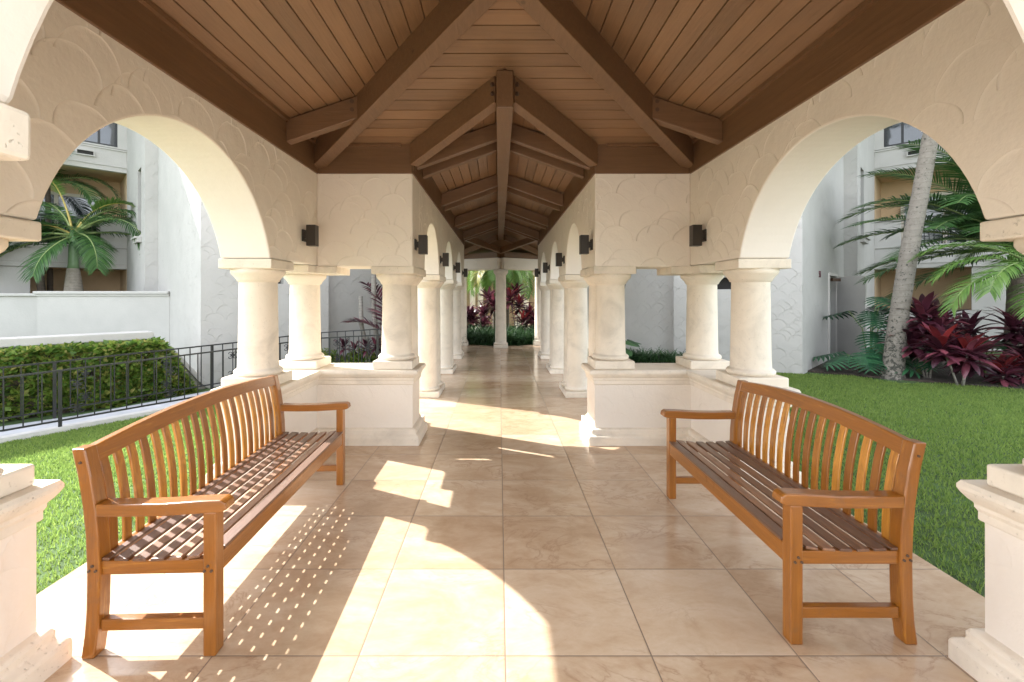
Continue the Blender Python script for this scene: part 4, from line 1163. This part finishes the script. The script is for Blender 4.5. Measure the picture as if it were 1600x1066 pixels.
# mulch bed
mb = MB(); bed = [(6.0,9.25),(6.9,8.55),(7.9,7.75),(9.5,6.9),(12.5,6.2),(14,9),(11,12.2),(9,11.8)]
mb.add([(x,y,-.03) for x,y in bed]+[(x,y,-.25) for x,y in bed], [tuple(range(8))]+[(i,8+i,8+(i+1)%8,(i+1)%8) for i in range(8)])
structure(mb.build('mulch_bed', M['soil'], recalc=True))['label'] = 'dark mulch planting bed along the lawn'
# --- behind the columns, left: canes and small ti plants
random.seed(41)
t = thing('cane_plant', 'tall plant of pale ringed canes against the grey wall, left of the walkway', 'plant', (-2.75, 10.35, -.1))
for pts, r in (([(0,0,0),(-.05,0,.5),(-.12,0,1.3),(-.13,0,2.9)], .055), ([(.02,.05,0),(.1,0,.9),(.25,0,1.8),(.42,0,3.0)], .07), ([(-.05,0,.1),(-.30,0,.45),(-.40,0,.9),(-.42,0,1.55)], .05)):
    mb = MB(); mb.tube(pts, r, 10); mb.build('cane', M['cane'], t)
mb = MB()
for i in range(34):
    b_ = [(-.13,0,2.9),(.42,0,3.0)][i % 2]
    lance(mb, b_, i*2.4, rnd(-.2,1.3), .6, .06, 1.4)
mb.build('foliage', M['palm'], t)
t = thing('fan_leaf_plant', 'dark burgundy feather-leaved plant half hidden by the stone column, left side', 'plant', (-2.25, 10.2, -.1))
fr = MB(); rm = MB()
for (az, el, L, bend) in ((2.6,1.3,1.9,.9),(.4,1.3,1.9,.9),(4.6,1.1,1.6,1.2),(3.2,1.0,1.4,1.3),(1.7,1.3,1.8,.8)):
    frond(fr, rm, (0,0,.3), az, el, L, bend, .5, 22, .4, .2, .3, .05, rr=.015)
fr.build('frond', M['cordy'], t); rm.build('frond_stalk', M['cane'], t)
cordyline(-3.55, 10.35, [(0,0,.50),(.22,.05,.42)], 'small ti plant left of the ringed canes, behind the fence', group='small ti plants behind the fence', leaf=.26, lw=.07, red=0, nl=16)
cordyline(-3.0, 10.2, [(0,0,.44),(.2,.0,.5)], 'small ti plant at the foot of the ringed canes', group='small ti plants behind the fence', leaf=.26, lw=.07, red=0, nl=16)
def shrub_row(name, p0, p1, h, w, n, label, mat, size):
    p0, p1 = V(p0), V(p1); t = thing(name, label, 'shrub', (p0.x, p0.y, zt(p0.x, p0.y)))
    mb = MB(); pts = []
    for i in range(n):
        f = random.random(); c = p0.lerp(p1, f) - p0; a = rnd(0, 6.28); r = w*math.sqrt(random.random())
        z = h*(1-(r/w)**2*.6)*(.45+.55*random.random())*(.8+.2*math.sin(f*19))
        pts.append((c.x+math.cos(a)*r, c.y+math.sin(a)*r, z))
    leaf_quads(mb, pts, size, .5); mb.build('foliage', M[mat], t)
    mb = MB()
    for i in range(24):
        c = p0.lerp(p1, (i+.5)/24) - p0; mb.tube([(c.x,c.y,-.05),(c.x+rnd(-.1,.1),c.y+rnd(-.1,.1),h*.7)], .01, 5)
    mb.build('stem', M['bark3'], t); return t
shrub_row('shrub', (-4.1,10.25), (-1.7,10.4), .50, .22, 5200, 'low leafy green shrub row behind the fence, left of the walkway', 'hedge', .08)
# --- behind the columns, right: elephant ears, border grass, curved slim trunk
def border_grass(name, pts, n, L, label, kind='stuff'):
    mb = MB()
    for i in range(n):
        k = random.randrange(len(pts)-1); f = random.random(); c = V(pts[k]).lerp(V(pts[k+1]), f)
        c = c + V((rnd(-.22,.22), rnd(-.22,.22)))
        lance(mb, (c.x, c.y, zt(c.x, c.y)), rnd(0,6.28), rnd(.9,1.45), L*rnd(.7,1.15), .016, rnd(1.0,2.2), 5)
    return tag(mb.build(name, M['liriope']), label, 'grass', kind='stuff')
border_grass('border_grass', [(1.75,10.55),(3.0,10.45),(4.05,9.95)], 1700, .45, 'tufted border grass along the wall right of the walkway')
random.seed(5)
monstera(2.55, 10.15, [(4.4,.22,.62,.42,-.3),(5.3,.3,.55,.40,-.3),(3.6,.25,.5,.38,-.35),(.3,.3,.5,.4,-.2),(4.9,.35,.38,.36,-.4)], 'elephant ear plant among the border grass, right of the walkway', 'liriope', 1.0, False)
t = thing('slim_tree', 'slim curved grey trunk against the white wall, right of the walkway', 'tree', (2.62, 10.75, -.06))
mb = MB(); mb.tube([(0,0,-.05),(.03,0,.6),(.12,0,1.2),(.28,0,1.9),(.34,0,3.2)], [.05,.046,.045,.043,.04], 12); mb.build('trunk', M['cane'], t)
mb = MB()
for i in range(60): lance(mb, (.34,0,3.2), i*2.4, rnd(-.3,1.4), .7, .06, 1.5)
mb.build('crown', M['palm'], t)

# --- courtyard garden beyond the colonnade
random.seed(51)
border_grass('border_grass', [(-1.5,14.25),(0,13.75),(1.5,14.25)], 2200, .78, 'dark tufted border grass in the courtyard bed behind the lone column')
border_grass('border_grass', [(-1.4,14.65),(0,14.2),(1.4,14.65)], 1600, .85, 'taller back row of border grass in the courtyard bed')
cordyline(-.55, 14.95, [(0,0,.95),(-.35,.1,.85),(.3,.1,1.25),(0,-.3,.6),(-.6,0,.7),(.15,.3,1.45)], 'left clump of ti plants in the courtyard bed', 'courtyard ti plants', red=.3, nl=30, leaf=.5, lw=.1)
cordyline(.60, 14.9, [(0,0,1.25),(.3,.1,.85),(-.3,.1,1.45),(.1,-.3,.7),(.55,0,.6),(-.1,.3,1.6)], 'right redder clump of ti plants in the courtyard bed', 'courtyard ti plants', red=.6, nl=30, leaf=.5, lw=.1)
cordyline(-1.25, 15.0, [(0,0,.75),(-.25,.1,.85),(.2,0,.95),(.35,.1,.7)], 'small ti plant at the left end of the courtyard bed', 'courtyard ti plants', red=.2, nl=26)
cordyline(1.30, 14.9, [(0,0,.65),(.25,.1,.7),(-.2,0,.8),(-.35,.1,.95)], 'small ti plant at the right end of the courtyard bed', 'courtyard ti plants', red=.2, nl=26)
for (x, y, sd, lab) in ((-.18, 16.2, 61, 'left yellow-green palm drooping over the courtyard plants'), (.22, 16.6, 62, 'right yellow-green palm drooping over the courtyard plants')):
    random.seed(sd)
    t = thing('palm_tree', lab, 'palm tree', (x, y, -.06), group='courtyard palms')
    tube_trunk('trunk', [(0,0,-.1),(0,0,1.4),(.03,0,2.75)], [.11,.09,.08], M['bark3'], t, 12)
    fr = MB(); rm = MB(); fg = MB()
    for i in range(24): frond(fr if i % 4 else fg, rm, (.03,0,2.7), i*2.4+rnd(-.2,.2), rnd(-.5,.75), 1.65*rnd(.85,1.1), rnd(1.2,2.0), .42, 44, .6, .12, .3, .024, rr=.02)
    fr.build('frond', M['palmlight'], t); fg.build('yellowing_frond', M['palmgold'], t); rm.build('frond_stalk', M['stem'], t)
fa_ = thing('far_arcade', 'distant tan building with paired sunlit pale columns beyond the courtyard', 'building', (0, 20, 0))
mb = MB(); mb.box(-9, 9, 3.0, 3.4, -.3, 6); mb.build('wall', M['tan'], fa_)
mb = MB(); mb.box(-9, 9, -.4, 3.0, 2.9, 3.6); mb.build('lintel', M['cream'], fa_)
for x in (-1.20, -.86, .78, 1.12, -5, -4.5, 5, 4.5):
    o = link('column', lo_m[0], fa_); o.location = (x, 0, 0); o.scale = (.8, .8, 1.82); link('plinth', lo_m[1], o)
for x in (-3, 3):
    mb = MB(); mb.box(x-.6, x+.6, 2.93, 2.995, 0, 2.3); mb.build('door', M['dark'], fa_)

# ------------------------------------------------------------------ LIGHT, SKY, CAMERA
sun_d = V((1.05, -.515, -1)).normalized()
ld = bpy.data.lights.new('sun', 'SUN'); ld.energy = 2.1; ld.angle = rad(.5); ld.color = (1, .98, .945)
so = bpy.data.objects.new('sun', ld); COL.objects.link(so); so.rotation_euler = sun_d.to_track_quat('-Z', 'Y').to_euler()
w = bpy.data.worlds.new('World'); sc.world = w; w.use_nodes = True
nt = w.node_tree; sk = nt.nodes.new('ShaderNodeTexSky'); sk.sky_type = 'NISHITA'; sk.sun_disc = False
sk.sun_elevation = math.asin(-sun_d.z); sk.sun_rotation = math.atan2(-sun_d.x, -sun_d.y); sk.air_density = 1; sk.dust_density = 1.2; sk.ozone_density = 1
bg = nt.nodes['Background']; hs = nt.nodes.new('ShaderNodeHueSaturation'); hs.inputs['Saturation'].default_value = .3
nt.links.new(sk.outputs[0], hs.inputs['Color']); nt.links.new(hs.outputs[0], bg.inputs[0]); bg.inputs[1].default_value = .15
cam = bpy.data.cameras.new('camera'); co = bpy.data.objects.new('camera', cam); COL.objects.link(co)
co.location = C; co.rotation_euler = (math.pi/2, 0, 0)
cam.sensor_width = 36; cam.lens = 718/1600*36; cam.shift_x = .0125; cam.shift_y = -.045; cam.clip_start = .02; cam.clip_end = 3000
sc.camera = co
sc.view_settings.view_transform = 'Standard'; sc.view_settings.look = 'None'; sc.view_settings.exposure = 2.58; sc.view_settings.gamma = 1
sc.cycles.max_bounces = 14; sc.cycles.diffuse_bounces = 8; sc.cycles.glossy_bounces = 5
sc.cycles.use_denoising = True
